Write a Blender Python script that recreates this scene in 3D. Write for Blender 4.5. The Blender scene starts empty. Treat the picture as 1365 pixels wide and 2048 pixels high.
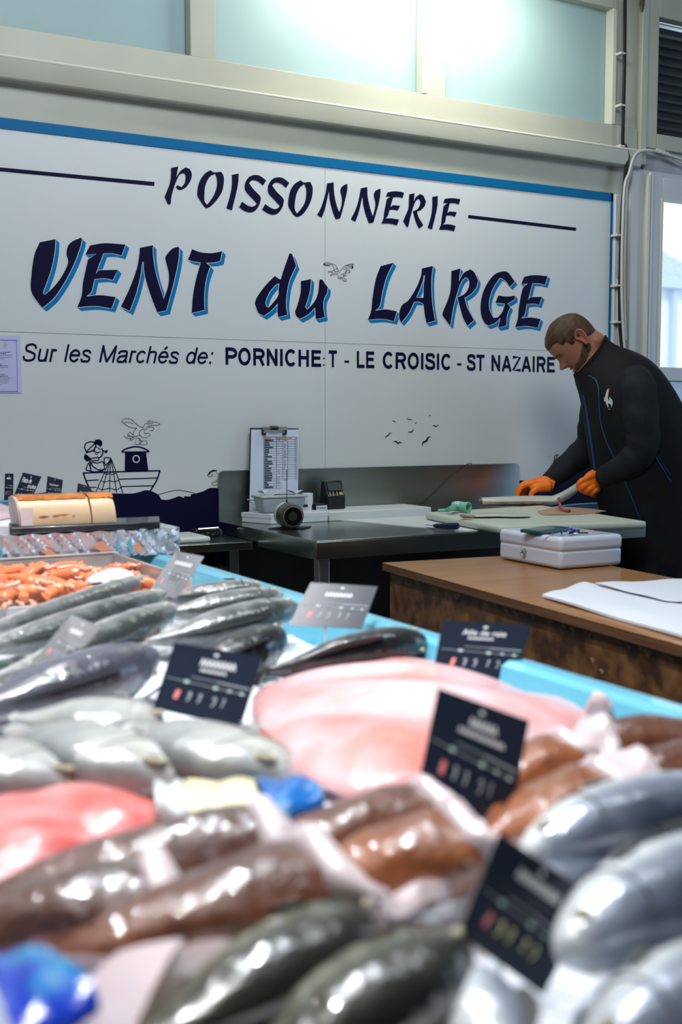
import bpy, bmesh, math, random
from mathutils import Vector, Matrix
from mathutils.geometry import tessellate_polygon
from mathutils.bvhtree import BVHTree

random.seed(7)
SC = bpy.context.scene
COL = SC.collection

# ---------------------------------------------------------------- camera
FPX = 2300.0
PITCH = math.atan(194 / FPX)
YAW = math.radians(60.726)
CAM = Vector((0, -4.12, 1.32))
FH = Vector((math.cos(YAW), math.sin(YAW), 0))
RV = Vector((math.sin(YAW), -math.cos(YAW), 0))
FW = FH * math.cos(PITCH) + Vector((0, 0, -math.sin(PITCH)))
UP = RV.cross(FW)
cd = bpy.data.cameras.new('camera')
cam = bpy.data.objects.new('camera', cd)
COL.objects.link(cam)
cam.location = CAM
cam.rotation_euler = Matrix((RV, UP, -FW)).transposed().to_euler()
cd.sensor_fit = 'VERTICAL'
cd.sensor_height = 36.0
cd.lens = 36.0 * FPX / 2048
cd.clip_start = 0.02
cd.clip_end = 200
cd.dof.use_dof = True
cd.dof.focus_distance = 4.35
cd.dof.aperture_fstop = 3.4
SC.camera = cam

# ---------------------------------------------------------------- light
W = bpy.data.worlds.new('world')
SC.world = W
W.use_nodes = True
bg = W.node_tree.nodes['Background']
bg.inputs[0].default_value = (0.76, 0.87, 1.0, 1)
bg.inputs[1].default_value = 1.7
SC.view_settings.view_transform = 'Standard'
SC.view_settings.look = 'None'
SC.view_settings.gamma = 1
SC.view_settings.exposure = 0.0


def area(name, loc, target, size, power, color=(1, 1, 1), shape='DISK', sy=None, spread=None):
    l = bpy.data.lights.new(name, 'AREA')
    l.energy = power
    l.color = color
    l.shape = shape
    l.size = size
    if sy:
        l.size_y = sy
    if spread:
        l.spread = math.radians(spread)
    o = bpy.data.objects.new(name, l)
    COL.objects.link(o)
    o.location = loc
    o.rotation_euler = (Vector(target) - Vector(loc)).to_track_quat('-Z', 'Y').to_euler()
    return o


# lamps hanging over the fish stall (above the frame)
for i, (x, y) in enumerate([(0.15, -3.3), (0.75, -2.7), (0.25, -2.1), (0.85, -1.5), (0.45, -3.0)]):
    area('stall_lamp', (x, y, 2.7), (x + 0.1, y, 0.9), 0.035, 5.8, (1.0, 0.98, 0.97), spread=95)
area('stall_panel_lamp', (0.68, -2.7, 2.72), (0.68, -2.7, 0.9), 0.42, 5.5, (0.68, 0.82, 1.0), 'SQUARE', spread=110)
# strip lamp just under the ceiling beside the high windows
area('window_lamp', (2.68, -0.36, 3.14), (2.64, -0.02, 2.75), 1.0, 15, (1.0, 0.98, 0.84), 'RECTANGLE', 0.1)
# hall lamps
area('hall_lamp', (1.3, -2.5, 3.75), (1.9, 0, 1.4), 2.4, 84, (0.86, 0.94, 1.0), 'RECTANGLE', 1.1)
# added bluish lamp before the closed right wall, stands in for side daylight
area('side_daylight_fill', (7.9, -3.2, 1.9), (3.4, 0, 1.4), 3.0, 85, (0.50, 0.72, 1.0), 'RECTANGLE', 2.6)
# daylight coming in at the glazed door
area('door_daylight', (4.75, 0.9, 3.35), (3.7, -0.6, 1.0), 0.9, 34, (0.5, 0.72, 1.0), 'RECTANGLE', 0.9)

# weak sun added to brighten the house opposite
sl_ = bpy.data.lights.new('sun', 'SUN')
sl_.energy = 1.6
sl_.angle = math.radians(12)
sl_.color = (1.0, 0.97, 0.92)
so_ = bpy.data.objects.new('sun', sl_)
COL.objects.link(so_)
so_.rotation_euler = Vector((0.25, 0.75, -0.62)).to_track_quat('-Z', 'Y').to_euler()

# ---------------------------------------------------------------- helpers


def V(*a):
    return Vector(a)


def ray(px, py):
    return FW * FPX + RV * (px - 682.5) + UP * (1024 - py)


def onz(px, py, z):
    d = ray(px, py)
    return CAM + d * ((z - CAM.z) / d.z)


def ony(px, py, y=0.0):
    d = ray(px, py)
    return CAM + d * ((y - CAM.y) / d.y)


def atd(px, py, depth):
    return CAM + ray(px, py) * (depth / FPX)


MATS = {}


def pm(name, col, rough=0.5, metal=0.0, coat=0.0, spec=0.5, noise=None, bump=None, trans=0.0, alpha=1.0,
       emit=None, stretch=(1, 1, 1), coat_rough=0.05, sss=0.0, ior=1.45):
    """principled material; noise=(scale, second colour, low, high[, detail]); bump=(scale, strength, distance)"""
    if name in MATS:
        return MATS[name]
    m = bpy.data.materials.new(name)
    m.use_nodes = True
    nt = m.node_tree
    b = nt.nodes['Principled BSDF']
    b.inputs['Base Color'].default_value = (*col, 1)
    b.inputs['Roughness'].default_value = rough
    b.inputs['Metallic'].default_value = metal
    b.inputs['Coat Weight'].default_value = coat
    b.inputs['Coat Roughness'].default_value = coat_rough
    b.inputs['Specular IOR Level'].default_value = spec
    b.inputs['Transmission Weight'].default_value = trans
    b.inputs['Alpha'].default_value = alpha
    b.inputs['IOR'].default_value = ior
    if sss:
        b.inputs['Subsurface Weight'].default_value = sss
        b.inputs['Subsurface Radius'].default_value = (0.02, 0.008, 0.006)
        b.inputs['Subsurface Scale'].default_value = 1.0
    if emit:
        b.inputs['Emission Color'].default_value = (*emit[0], 1)
        b.inputs['Emission Strength'].default_value = emit[1]
    if noise or bump:
        tc = nt.nodes.new('ShaderNodeTexCoord')
        mp = nt.nodes.new('ShaderNodeMapping')
        mp.inputs['Scale'].default_value = stretch
        nt.links.new(tc.outputs['Object'], mp.inputs['Vector'])
    if noise:
        n = nt.nodes.new('ShaderNodeTexNoise')
        n.inputs['Scale'].default_value = noise[0]
        n.inputs['Detail'].default_value = noise[4] if len(noise) > 4 else 4
        nt.links.new(mp.outputs[0], n.inputs['Vector'])
        r = nt.nodes.new('ShaderNodeValToRGB')
        r.color_ramp.elements[0].position = noise[2]
        r.color_ramp.elements[1].position = noise[3]
        r.color_ramp.elements[0].color = (*col, 1)
        r.color_ramp.elements[1].color = (*noise[1], 1)
        nt.links.new(n.outputs['Fac'], r.inputs[0])
        nt.links.new(r.outputs[0], b.inputs['Base Color'])
    if bump:
        n2 = nt.nodes.new('ShaderNodeTexNoise')
        n2.inputs['Scale'].default_value = bump[0]
        n2.inputs['Detail'].default_value = 3
        nt.links.new(mp.outputs[0], n2.inputs['Vector'])
        bp = nt.nodes.new('ShaderNodeBump')
        bp.inputs['Strength'].default_value = bump[1]
        bp.inputs['Distance'].default_value = bump[2]
        nt.links.new(n2.outputs['Fac'], bp.inputs['Height'])
        nt.links.new(bp.outputs[0], b.inputs['Normal'])
        if coat:
            nt.links.new(bp.outputs[0], b.inputs['Coat Normal'])
    MATS[name] = m
    return m


def smooth_by_angle(me, deg):
    bm = bmesh.new()
    bm.from_mesh(me)
    for f in bm.faces:
        f.smooth = True
    for e in bm.edges:
        if len(e.link_faces) == 2 and e.calc_face_angle(0) > math.radians(deg):
            e.smooth = False
    bm.to_mesh(me)
    bm.free()


def link(name, me, mat=None, parent=None, bevel=0, seg=2, smooth=30, subsurf=0):
    if mat is not None and len(me.materials) == 0:
        me.materials.append(mat)
    if smooth:
        smooth_by_angle(me, smooth)
    o = bpy.data.objects.new(name, me)
    COL.objects.link(o)
    if parent is not None:
        o.parent = parent
        o.matrix_parent_inverse = parent.matrix_basis.inverted()
    if bevel:
        b = o.modifiers.new('bevel', 'BEVEL')
        b.width = bevel
        b.segments = seg
        b.limit_method = 'ANGLE'
    if subsurf:
        s = o.modifiers.new('sub', 'SUBSURF')
        s.levels = subsurf
        s.render_levels = subsurf
    return o


class MB:
    def __init__(s):
        s.v = []
        s.f = []

    def add(s, verts, faces):
        n = len(s.v)
        s.v += [tuple(v) for v in verts]
        s.f += [tuple(i + n for i in f) for f in faces]
        return s

    def box(s, lo, hi):
        x0, y0, z0 = lo
        x1, y1, z1 = hi
        return s.hexa([(x0, y0, z0), (x1, y0, z0), (x1, y1, z0), (x0, y1, z0)],
                      [(x0, y0, z1), (x1, y0, z1), (x1, y1, z1), (x0, y1, z1)])

    def hexa(s, b, t):
        return s.add(list(b) + list(t), [(3, 2, 1, 0), (4, 5, 6, 7), (0, 1, 5, 4), (1, 2, 6, 5), (2, 3, 7, 6), (3, 0, 4, 7)])

    def rings(s, rings, cap=True, closed=True):
        n = len(rings[0])
        vs = [p for r in rings for p in r]
        fs = []
        for i in range(len(rings) - 1):
            for j in range(n if closed else n - 1):
                k = (j + 1) % n
                fs.append((i * n + j, i * n + k, (i + 1) * n + k, (i + 1) * n + j))
        if cap:
            fs.append(tuple(range(n - 1, -1, -1)))
            fs.append(tuple((len(rings) - 1) * n + j for j in range(n)))
        return s.add(vs, fs)

    def tube(s, pts, r, n=8, cap=True):
        pts = [Vector(p) for p in pts]
        rr = r if isinstance(r, (list, tuple)) else [r] * len(pts)
        rings = []
        side = None
        for i, p in enumerate(pts):
            a = pts[max(0, i - 1)]
            b = pts[min(len(pts) - 1, i + 1)]
            t = (b - a).normalized()
            if side is None:
                side = t.orthogonal().normalized()
            else:
                side = (side - t * side.dot(t)).normalized()
            o = t.cross(side)
            rings.append([p + (side * math.cos(2 * math.pi * k / n) + o * math.sin(2 * math.pi * k / n)) * rr[i] for k in range(n)])
        return s.rings(rings, cap)

    def build(s, name, mat=None, parent=None, **k):
        me = bpy.data.meshes.new(name)
        me.from_pydata(s.v, [], s.f)
        bm = bmesh.new()
        bm.from_mesh(me)
        bmesh.ops.recalc_face_normals(bm, faces=bm.faces)
        bm.to_mesh(me)
        bm.free()
        return link(name, me, mat, parent, **k)


def box(name, lo, hi, mat, parent=None, bevel=0, **k):
    return MB().box(lo, hi).build(name, mat, parent, bevel=bevel, **k)


def crom(pts, n=6, closed=False):
    """catmull-rom through 3d points"""
    pts = [Vector(p) for p in pts]
    out = []
    m = len(pts)
    for i in range(m if closed else m - 1):
        p0 = pts[(i - 1) % m] if closed or i > 0 else pts[i]
        p1 = pts[i]
        p2 = pts[(i + 1) % m]
        p3 = pts[(i + 2) % m] if closed or i + 2 < m else pts[(i + 1) % m]
        for k in range(n):
            t = k / n
            out.append(0.5 * ((2 * p1) + (p2 - p0) * t + (2 * p0 - 5 * p1 + 4 * p2 - p3) * t * t + (3 * p1 - p0 - 3 * p2 + p3) * t ** 3))
    if not closed:
        out.append(pts[-1])
    return out


def tag(o, label=None, cat=None, group=None, kind=None):
    if label:
        o['label'] = label
    if cat:
        o['category'] = cat
    if group:
        o['group'] = group
    if kind:
        o['kind'] = kind
    return o


def thing(name, loc, label, cat, group=None):
    o = bpy.data.objects.new(name, None)
    COL.objects.link(o)
    o.location = loc
    o.empty_display_size = 0.05
    bpy.context.view_layer.update()
    return tag(o, label, cat, group)


def copy_tree(o, parent=None):
    c = o.copy()
    COL.objects.link(c)
    if parent is not None:
        c.parent = parent
    for ch in list(o.children):
        copy_tree(ch, c)
    return c


# planar polygons -------------------------------------------------------
def smooth_contour(pts, n=6, corner=38):
    m = len(pts)
    P = [Vector((p[0], p[1])) for p in pts]
    is_c = []
    for i in range(m):
        a = (P[i] - P[i - 1])
        b = (P[(i + 1) % m] - P[i])
        ang = abs(math.degrees(a.angle(b, 0)))
        is_c.append(ang > corner)
    out = []
    for i in range(m):
        j = (i + 1) % m
        p1, p2 = P[i], P[j]
        seg = (p2 - p1)
        t1 = seg if is_c[i] else (p2 - P[i - 1]) * 0.5
        t2 = seg if is_c[j] else (P[(j + 1) % m] - p1) * 0.5
        L = seg.length
        if t1.length > L * 1.3:
            t1 = t1.normalized() * L * 1.3
        if t2.length > L * 1.3:
            t2 = t2.normalized() * L * 1.3
        k_n = 1 if (is_c[i] and is_c[j]) else n
        for k in range(k_n):
            t = k / k_n
            h = (2 * t ** 3 - 3 * t * t + 1, t ** 3 - 2 * t * t + t, -2 * t ** 3 + 3 * t * t, t ** 3 - t * t)
            out.append(p1 * h[0] + t1 * h[1] + p2 * h[2] + t2 * h[3])
    return out


def fill(mb, contours, fn):
    """tessellate 2d contours (outer, holes...) and map each point by fn"""
    polys = [[Vector((p[0], p[1], 0)) for p in c] for c in contours]
    tris = tessellate_polygon(polys)
    flat = [p for c in polys for p in c]
    mb.add([fn(p[0], p[1]) for p in flat], [tuple(t) for t in tris])


def ribbon(mb, pts, w, fn, closed=False, taper=False):
    """flat stroke of width w (in the 2d units) through 2d points"""
    P = [Vector((p[0], p[1])) for p in pts]
    m = len(P)
    A = []
    for i in range(m):
        a = P[i - 1] if (closed or i > 0) else P[i]
        b = P[(i + 1) % m] if (closed or i < m - 1) else P[i]
        t = (b - a)
        if t.length < 1e-9:
            t = Vector((1, 0))
        t.normalize()
        nn = Vector((-t.y, t.x))
        ww = w / 2 * (math.sin(math.pi * (0.08 + 0.84 * i / (m - 1))) if taper else 1)
        A.append((P[i] + nn * ww, P[i] - nn * ww))
    vs = []
    for a, b in A:
        vs += [fn(a.x, a.y), fn(b.x, b.y)]
    fs = []
    for i in range(m if closed else m - 1):
        j = (i + 1) % m
        fs.append((2 * i, 2 * j, 2 * j + 1, 2 * i + 1))
    mb.add(vs, fs)


def curve2(pts, n=6, closed=False):
    return [(p.x, p.y) for p in crom([(p[0], p[1], 0) for p in pts], n, closed)]


def flat_build(mb, name, mat, parent):
    """build flat graphics without touching their normals"""
    me = bpy.data.meshes.new(name)
    me.from_pydata(mb.v, [], mb.f)
    return link(name, me, mat, parent, smooth=0)


def text_mesh(body, bold=0.0, shear=0.0):
    c = bpy.data.curves.new('t', 'FONT')
    c.body = body
    c.size = 1
    c.offset = bold
    c.shear = shear
    o = bpy.data.objects.new('t', c)
    COL.objects.link(o)
    bpy.context.view_layer.update()
    dg = bpy.context.evaluated_depsgraph_get()
    me = bpy.data.meshes.new_from_object(o.evaluated_get(dg))
    vs = [v.co.copy() for v in me.vertices]
    fs = [tuple(p.vertices) for p in me.polygons]
    bpy.data.objects.remove(o)
    bpy.data.meshes.remove(me)
    return vs, fs


def text_fit(mb, body, fn, u0, u1, v0, v1, bold=0.0, shear=0.0, caps=None):
    """fit the text between u0..u1 and its capitals between v0 (baseline) and v1, mapped with fn(u, v)"""
    vs, fs = text_mesh(body, bold, shear)
    if not vs:
        return
    x0 = min(v.x for v in vs)
    x1 = max(v.x for v in vs)
    h = caps or max(v.y for v in text_mesh('H')[0])
    mb.add([fn(u0 + (v.x - x0) / (x1 - x0) * (u1 - u0), v0 + v.y / h * (v1 - v0)) for v in vs], fs)


def arc(cx, cy, rx, ry, a0, a1, n=14):
    return [(cx + rx * math.cos(math.radians(a0 + (a1 - a0) * i / n)), cy + ry * math.sin(math.radians(a0 + (a1 - a0) * i / n))) for i in range(n + 1)]


def grotesk(ch, w):
    """strokes of a plain grotesque letter, capital height 1, stroke width w -> (advance, strokes)"""
    h = w / 2
    e = 1 - h
    x = .725
    xe = x - h
    if ch == 'P':
        return .93, [[(.1 + h, 0), (.1 + h, 1)], [(.1 + h, e), (.5, e)] + arc(.55, e - .25 + h * .3, .3, .25 - h * .3, 90, -90) + [(.1 + h, e - .5 + h * .6)]]
    if ch == 'R':
        return 1.0, [[(.1 + h, 0), (.1 + h, 1)], [(.1 + h, e), (.55, e)] + arc(.58, e - .24 + h * .3, .27, .24 - h * .3, 90, -90) + [(.1 + h, e - .48 + h * .6)], [(.5, .48), (.62, .42), (.88 - h * .3, 0)]]
    if ch == 'O':
        return 1.08, [arc(.54, .5, .44 - h * .8, .515 - h, 0, 360, 30)]
    if ch == 'C':
        return 1.0, [arc(.52, .5, .42 - h * .7, .515 - h, 42, 318, 26)]
    if ch == 'N':
        return 1.0, [[(.1 + h, 0), (.1 + h, 1)], [(.9 - h, 0), (.9 - h, 1)], [(.1 + h, 1 - h * .7), (.9 - h, h * .7)]]
    if ch == 'H':
        return 1.0, [[(.1 + h, 0), (.1 + h, 1)], [(.9 - h, 0), (.9 - h, 1)], [(.1 + h, .53), (.9 - h, .53)]]
    if ch == 'I':
        return .39, [[(.195, 0), (.195, 1)]]
    if ch == 'E':
        return .93, [[(.1 + h, 0), (.1 + h, 1)], [(.1, e), (.84, e)], [(.1, .53), (.79, .53)], [(.1, h), (.86, h)]]
    if ch == 'L':
        return .85, [[(.1 + h, 0), (.1 + h, 1)], [(.1, h), (.8, h)]]
    if ch == 'T':
        return .85, [[(.425, 0), (.425, 1)], [(.03, e), (.82, e)]]
    if ch == 'A':
        return 1.0, [[(.03 + h, 0), (.5, 1 - h * .4)], [(.97 - h, 0), (.5, 1 - h * .4)], [(.22, .3), (.78, .3)]]
    if ch == 'Z':
        return .85, [[(.06, e), (.78 - h * .4, e), (.08 + h * .4, h), (.81, h)]]
    if ch == 'S':
        return .93, [curve2([(.83 - h * .6, .70), (.72, .9 - h * .3), (.48, 1.015 - h), (.22, .9 - h * .3), (.14 + h * .5, .74), (.27, .6 - h * .1), (.5, .53), (.74, .43), (.85 - h * .6, .28), (.74, .09 + h * .4), (.47, -.015 + h), (.2, .09 + h * .4), (.07 + h * .6, .31)], 5)]
    if ch == 'M':
        return 1.163, [[(.1 + h, 0), (.1 + h, 1)], [(1.06 - h, 0), (1.06 - h, 1)], [(.1 + h, 1 - h), (.58, .03)], [(1.06 - h, 1 - h), (.58, .03)]]
    if ch == 'u':
        return .777, [[(.09 + h, x), (.09 + h, .25)] + curve2([(.09 + h, .25), (.13 + h, .1), (.33, h - .01), (.55, .1), (.68 - h, .28)], 4), [(.69 - h, 0), (.69 - h, x)]]
    if ch == 'r':
        return .465, [[(.09 + h, 0), (.09 + h, x)], curve2([(.09 + h, .42), (.16, .6), (.3, xe), (.45, xe - .03)], 4)]
    if ch == 'l':
        return .31, [[(.155, 0), (.155, 1)]]
    if ch in 'eé':
        k = [[(.08, .385), (.70, .385)], arc(.39, x / 2, .35 - h, x / 2 + .015 - h, 2, 330, 24)]
        if ch == 'é':
            k.append([(.36, .82), (.52, .99)])
        return .777, k
    if ch == 's':
        return .698, [curve2([(.60, .50), (.52, .62), (.34, x + .01 - h), (.15, .62), (.11 + h * .4, .52), (.22, .42), (.36, .37), (.54, .29), (.63 - h * .4, .19), (.53, .05), (.34, h - .01), (.14, .06), (.05 + h * .6, .21)], 4)]
    if ch == 'a':
        return .777, [curve2([(.1, .50), (.18, .64), (.38, xe + .01), (.58, .66), (.63, .50), (.63, .3), (.64, .12), (.70, .0)], 4), curve2([(.63, .43), (.45, .39), (.22, .35), (.09 + h * .3, .2), (.16, .06), (.3, h - .01), (.5, .07), (.63, .24)], 4)]
    if ch == 'c':
        return .698, [arc(.38, x / 2, .33 - h, x / 2 + .015 - h, 38, 322, 20)]
    if ch == 'h':
        return .777, [[(.09 + h, 0), (.09 + h, 1)], curve2([(.09 + h, .45), (.2, .62), (.4, xe + .01), (.6, .63), (.69 - h, .45)], 4) + [(.69 - h, 0)]]
    if ch == 'd':
        return .777, [[(.67 - h * .5, 0), (.67 - h * .5, 1)], arc(.37, x / 2, .32 - h, x / 2 + .015 - h, 0, 360, 24)]
    if ch == ':':
        return .39, [[(.195, 0), (.195, w * 1.2)], [(.195, x - w * 1.2), (.195, x)]]
    return .388, []


def grotesk_text(mb, body, fn, w, shear=0.0):
    """fn(u, v): u 0..1 across the ink of the text, v 0..1 baseline to capital top"""
    st_ = []
    x = 0
    for ch in body:
        a, ss = grotesk(ch, w)
        st_ += [[(px + x + shear * py, py) for px, py in s] for s in ss]
        x += a
    lo = min(p[0] for s in st_ for p in s) - w / 2
    hi = max(p[0] for s in st_ for p in s) + w / 2
    k = 0
    for s in st_:
        k += 1
        ribbon(mb, s, w, lambda a, b: fn((a - lo) / (hi - lo), b) + V(0, -2e-5 * (k % 7), 0))

# ================================================================ SETTING
M_cream = pm('cream_paint', (0.47, 0.475, 0.395), 0.35, noise=(3.0, (0.42, 0.425, 0.355), 0.35, 0.7), bump=(40, 0.08, 0.002))
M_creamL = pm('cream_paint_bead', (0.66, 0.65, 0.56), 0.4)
M_frost = pm('frosted_glass', (0.27, 0.39, 0.405), 0.45, spec=0.6, noise=(1.3, (0.33, 0.46, 0.47), 0.3, 0.75))
M_white_pvc = pm('white_upvc', (0.60, 0.62, 0.63), 0.35, noise=(2, (0.55, 0.57, 0.6), .3, .7))
M_floor = pm('floor_tiles', (0.10, 0.10, 0.10), 0.45, noise=(6, (0.16, 0.155, 0.15), .3, .7))
M_ceil = pm('ceiling_paint', (0.45, 0.43, 0.38), 0.8, noise=(2, (0.4, 0.38, 0.34), .3, .7))
M_dark = pm('dark_shelf_and_shade', (0.035, 0.033, 0.03), 0.7, noise=(3, (0.05, 0.048, 0.045), .3, .7))
M_hall = pm('hall_wall_paint', (0.42, 0.43, 0.42), 0.8, noise=(2, (0.34, 0.35, 0.35), .3, .7))


def st(o):
    o['kind'] = 'structure'
    return o


st(box('floor', (-3.5, -8.5, -0.1), (8.2, 0.0, 0.0), M_floor))
st(box('ceiling', (-3.5, -8.5, 3.95), (8.2, 0.0, 4.05), M_ceil))
st(box('wall_left', (-3.6, -8.5, 0.0), (-3.5, 0.0, 3.95), M_hall))
st(box('wall_front', (-3.6, -8.6, 0.0), (8.3, -8.5, 3.95), M_hall))

st(box('wall_right', (8.2, -8.5, 0.0), (8.3, 0.0, 3.95), M_hall))

# back wall with openings for the high windows and the door (thickness 0 .. 0.14)
ZL = ony(1218, 250).z      # sill height of the high windows
XE = ony(1223, 150).x      # right end of the frosted panes
XD0 = ony(1312, 500).x     # door glass left side
w = MB()
w.box((-3.5, 0.0, 0.0), (3.93, 0.14, ZL + 0.0))
w.box((-3.5, 0.0, 3.42), (3.93, 0.14, 3.95))
w.box((3.73, 0.0, ZL), (3.93, 0.14, 3.42))
w.box((3.93, 0.0, 2.44), (5.2, 0.14, 2.52))
w.box((3.93, 0.0, 3.5), (5.2, 0.14, 3.95))
w.box((5.2, 0.0, 0.0), (8.2, 0.14, 3.95))
st(w.build('wall_back', M_cream))

# high frosted windows: frame members and panes
yf = -0.022


def zx(px, py, y=0.0):
    p = ony(px, py, y)
    return p.x, p.z


ZS0 = zx(600, 240)[1]      # underside of ledge (approx)
st(box('window_1', (-3.5, 0.03, ZL), (zx(376, 60)[0], 0.05, 3.42), M_frost))
st(box('window_2', (zx(428, 60)[0], 0.03, ZL), (zx(844, 100)[0], 0.05, 3.42), M_frost))
st(box('window_3', (zx(888, 100)[0], 0.03, ZL), (XE, 0.05, 3.2), M_frost))
t = MB()
t.box((zx(377, 60)[0], -0.018, ZL - 0.002), (zx(428, 60)[0], 0.05, 3.42))
t.box((zx(844, 100)[0], -0.018, ZL - 0.002), (zx(888, 100)[0], 0.05, 3.42))
t.box((XE, -0.018, ZL - 0.10), (XE + 0.02, 0.03, 3.42))
t.box((zx(888, 100)[0], -0.018, 3.16), (XE, 0.045, 3.42))
st(t.build('trim_1', M_cream, bevel=0.003))
# beads at the right end of each pane
st(box('trim_2', (zx(845, 100)[0] - 0.012, -0.0225, ZL), (zx(845, 100)[0] + 0.012, 0.028, 3.42), M_creamL, bevel=0.002))
st(box('trim_3', (XE - 0.012, -0.0225, ZL), (XE + 0.012, 0.028, 3.16), M_creamL, bevel=0.002))

# sill band below the windows, then a rounded cornice that juts out and shades the wall
zc1 = zx(0, 120)[1]
zc2 = zx(340, 170)[1]
z_hi = zx(510, 192)[1]     # bright upper edge of the cornice
z_lo = zx(510, 234)[1]     # lower edge of the cornice
print('sill', ZL, 'cornice', z_hi, z_lo)
st(box('trim_4', (-3.5, -0.020, z_hi - 0.02), (3.88, -0.001, ZL), M_cream, bevel=0.003))
prof = [(0.0, z_hi + 0.008), (-0.04, z_hi + 0.003), (-0.052, z_hi - 0.003), (-0.058, z_hi - 0.012), (-0.054, z_lo + 0.02), (-0.05, z_lo + 0.005), (-0.044, z_lo), (0.0, z_lo - 0.002)]
cn = MB()
cn.rings([[(x, y, z) for y, z in prof] for x in (-3.5, 3.875)])
st(cn.build('trim_5', M_cream, smooth=22))
hl_bead = MB()
hl_bead.tube([V(-3.5, -.0535, z_hi - .006), V(3.875, -.0535, z_hi - .006)], .0065, 10)
st(hl_bead.build('trim_highlight', M_creamL))  # paler bead paints the highlight along the cornice's upper edge
# corner post strips at the right of the sign
zt = zx(1218, 403)[1]
xr = zx(1218, 450)[0]
st(box('trim_6', (xr + 0.012, -0.03, 0.0), (xr + 0.045, 0.0, zt + 0.03), M_white_pvc, bevel=0.004))
x1250 = zx(1250, 300)[0]
x1258 = zx(1258, 150)[0]
st(box('trim_7', (3.885, -0.035, z_lo + 0.02), (3.925, 0.0, 3.95), M_cream, bevel=0.004))
st(box('trim_8', (3.935, -0.05, 0.0), (3.965, 0.0, zx(1270, 345)[1]), M_white_pvc, bevel=0.006))

# upper right hopper window with louvres
xw0, zw0 = zx(1274, 296)
wf = MB()
xg, zg = zx(1306, 270)
zgt = zx(1306, 36)[1]
wf.box((xw0, -0.03, zw0), (xg, 0.03, 3.45))
wf.box((xg, -0.03, zw0), (5.2, 0.03, zg))
wf.box((xg, -0.03, zgt), (5.2, 0.03, 3.45))
fr = st(wf.build('window_4', M_cream, bevel=0.004))
lv = MB()
k = 0
z = zg
while z < zgt:
    lv.hexa([(xg, 0.02, z), (5.2, 0.02, z), (5.2, 0.06, z + 0.03), (xg, 0.06, z + 0.03)],
            [(xg, 0.025, z + 0.004), (5.2, 0.025, z + 0.004), (5.2, 0.065, z + 0.034), (xg, 0.065, z + 0.034)])
    z += 0.042
lv.box((xg - 0.02, 0.075, zg - 0.02), (5.2, 0.1, zgt + 0.02))
M_louvre = pm('louvre_grey', (0.085, 0.095, 0.095), 0.4, noise=(5, (0.12, 0.13, 0.13), .3, .7))
lo = lv.build('louvre', M_louvre, fr)
hp = MB()
p0 = ony(1314, 300, -0.035)
hp.tube([p0, p0 + V(0.05, 0, -0.004)], 0.008)
hp.tube([p0 + V(0.05, 0, -0.004), p0 + V(0.075, 0, -0.006)], 0.005)
hp.build('window_catch', M_creamL, fr)
hb = MB()
p0 = ony(1285, 12, -0.035)
hb.tube([p0 + V(0, 0, .05), p0], 0.012)
hb.tube([p0, p0 + V(0, 0, -0.025)], [0.011, 0.004])
hb.build('window_latch', pm('brass_old', (0.2, 0.17, 0.1), 0.35, 0.8), fr)

# door: frame, leaf frame, glass
zd = zx(1262, 338)[1]
df = MB()
xd0 = zx(1258, 450)[0]
xl0 = zx(1281, 450)[0]
xg0 = zx(1313, 500)[0]
zl = zx(1283, 354)[1]
zgl = zx(1316, 400)[1]
df.box((xd0, -0.02, 0.0), (xl0, 0.05, zd))
df.box((xl0, -0.02, zl), (5.2, 0.05, zd))
door = st(df.build('door_1', M_white_pvc, bevel=0.004))
lf = MB()
lf.box((xl0, -0.035, 0.02), (xg0, 0.03, zl))
lf.box((xg0, -0.035, zgl), (5.2, 0.03, zl))
lf.box((xg0, -0.035, 0.02), (5.2, 0.03, 0.16))
lf.box((xg0, -0.035, zx(1330, 742)[1] - 0.05), (5.2, 0.02, zx(1330, 735)[1]))
leaf = lf.build('door_leaf', M_white_pvc, door, bevel=0.004)
bd = MB()
bd.box((xl0, -0.05, 0.0), (xl0 + 0.018, -0.03, zl))
bd.box((xg0 - 0.012, -0.043, 0.1), (xg0, -0.03, zgl))
bd.box((xg0, -0.036, zgl - 0.006), (5.2, -0.01, zgl + 0.002))
bd.build('door_bead', M_creamL, door)
M_glass = bpy.data.materials.new('clear_glass')
M_glass.use_nodes = True
_n = M_glass.node_tree
_n.nodes.remove(_n.nodes['Principled BSDF'])
_t = _n.nodes.new('ShaderNodeBsdfTransparent')
_t.inputs[0].default_value = (0.93, 0.96, 0.98, 1)
_g = _n.nodes.new('ShaderNodeBsdfGlossy')
_g.inputs['Roughness'].default_value = 0.03
_x = _n.nodes.new('ShaderNodeMixShader')
_x.inputs[0].default_value = 0.07
_n.links.new(_t.outputs[0], _x.inputs[1])
_n.links.new(_g.outputs[0], _x.inputs[2])
_n.links.new(_x.outputs[0], _n.nodes['Material Output'].inputs[0])
box('door_glass', (xg0, 0.005, 0.15), (5.2, 0.011, zgl), M_glass, door)
M_slush = pm('grey_blue_panel', (0.28, 0.32, 0.40), 0.5, noise=(8, (0.35, 0.40, 0.48), .3, .7))
box('door_panel', (xg0 + 0.002, 0.014, 0.16), (5.2, 0.028, zx(1330, 742)[1] - 0.03), M_slush, door)
# pale edge of a second leaf seen through the glass
# plaster strip with cables between the hopper window and the door
M_plaster = pm('stained_plaster', (0.30, 0.30, 0.33), 0.8, noise=(7, (0.45, 0.45, 0.5), .35, .65), bump=(30, .3, .004))
st(box('trim_9', (3.93, -0.012, zd), (5.2, 0.0, zw0), M_plaster))

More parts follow.
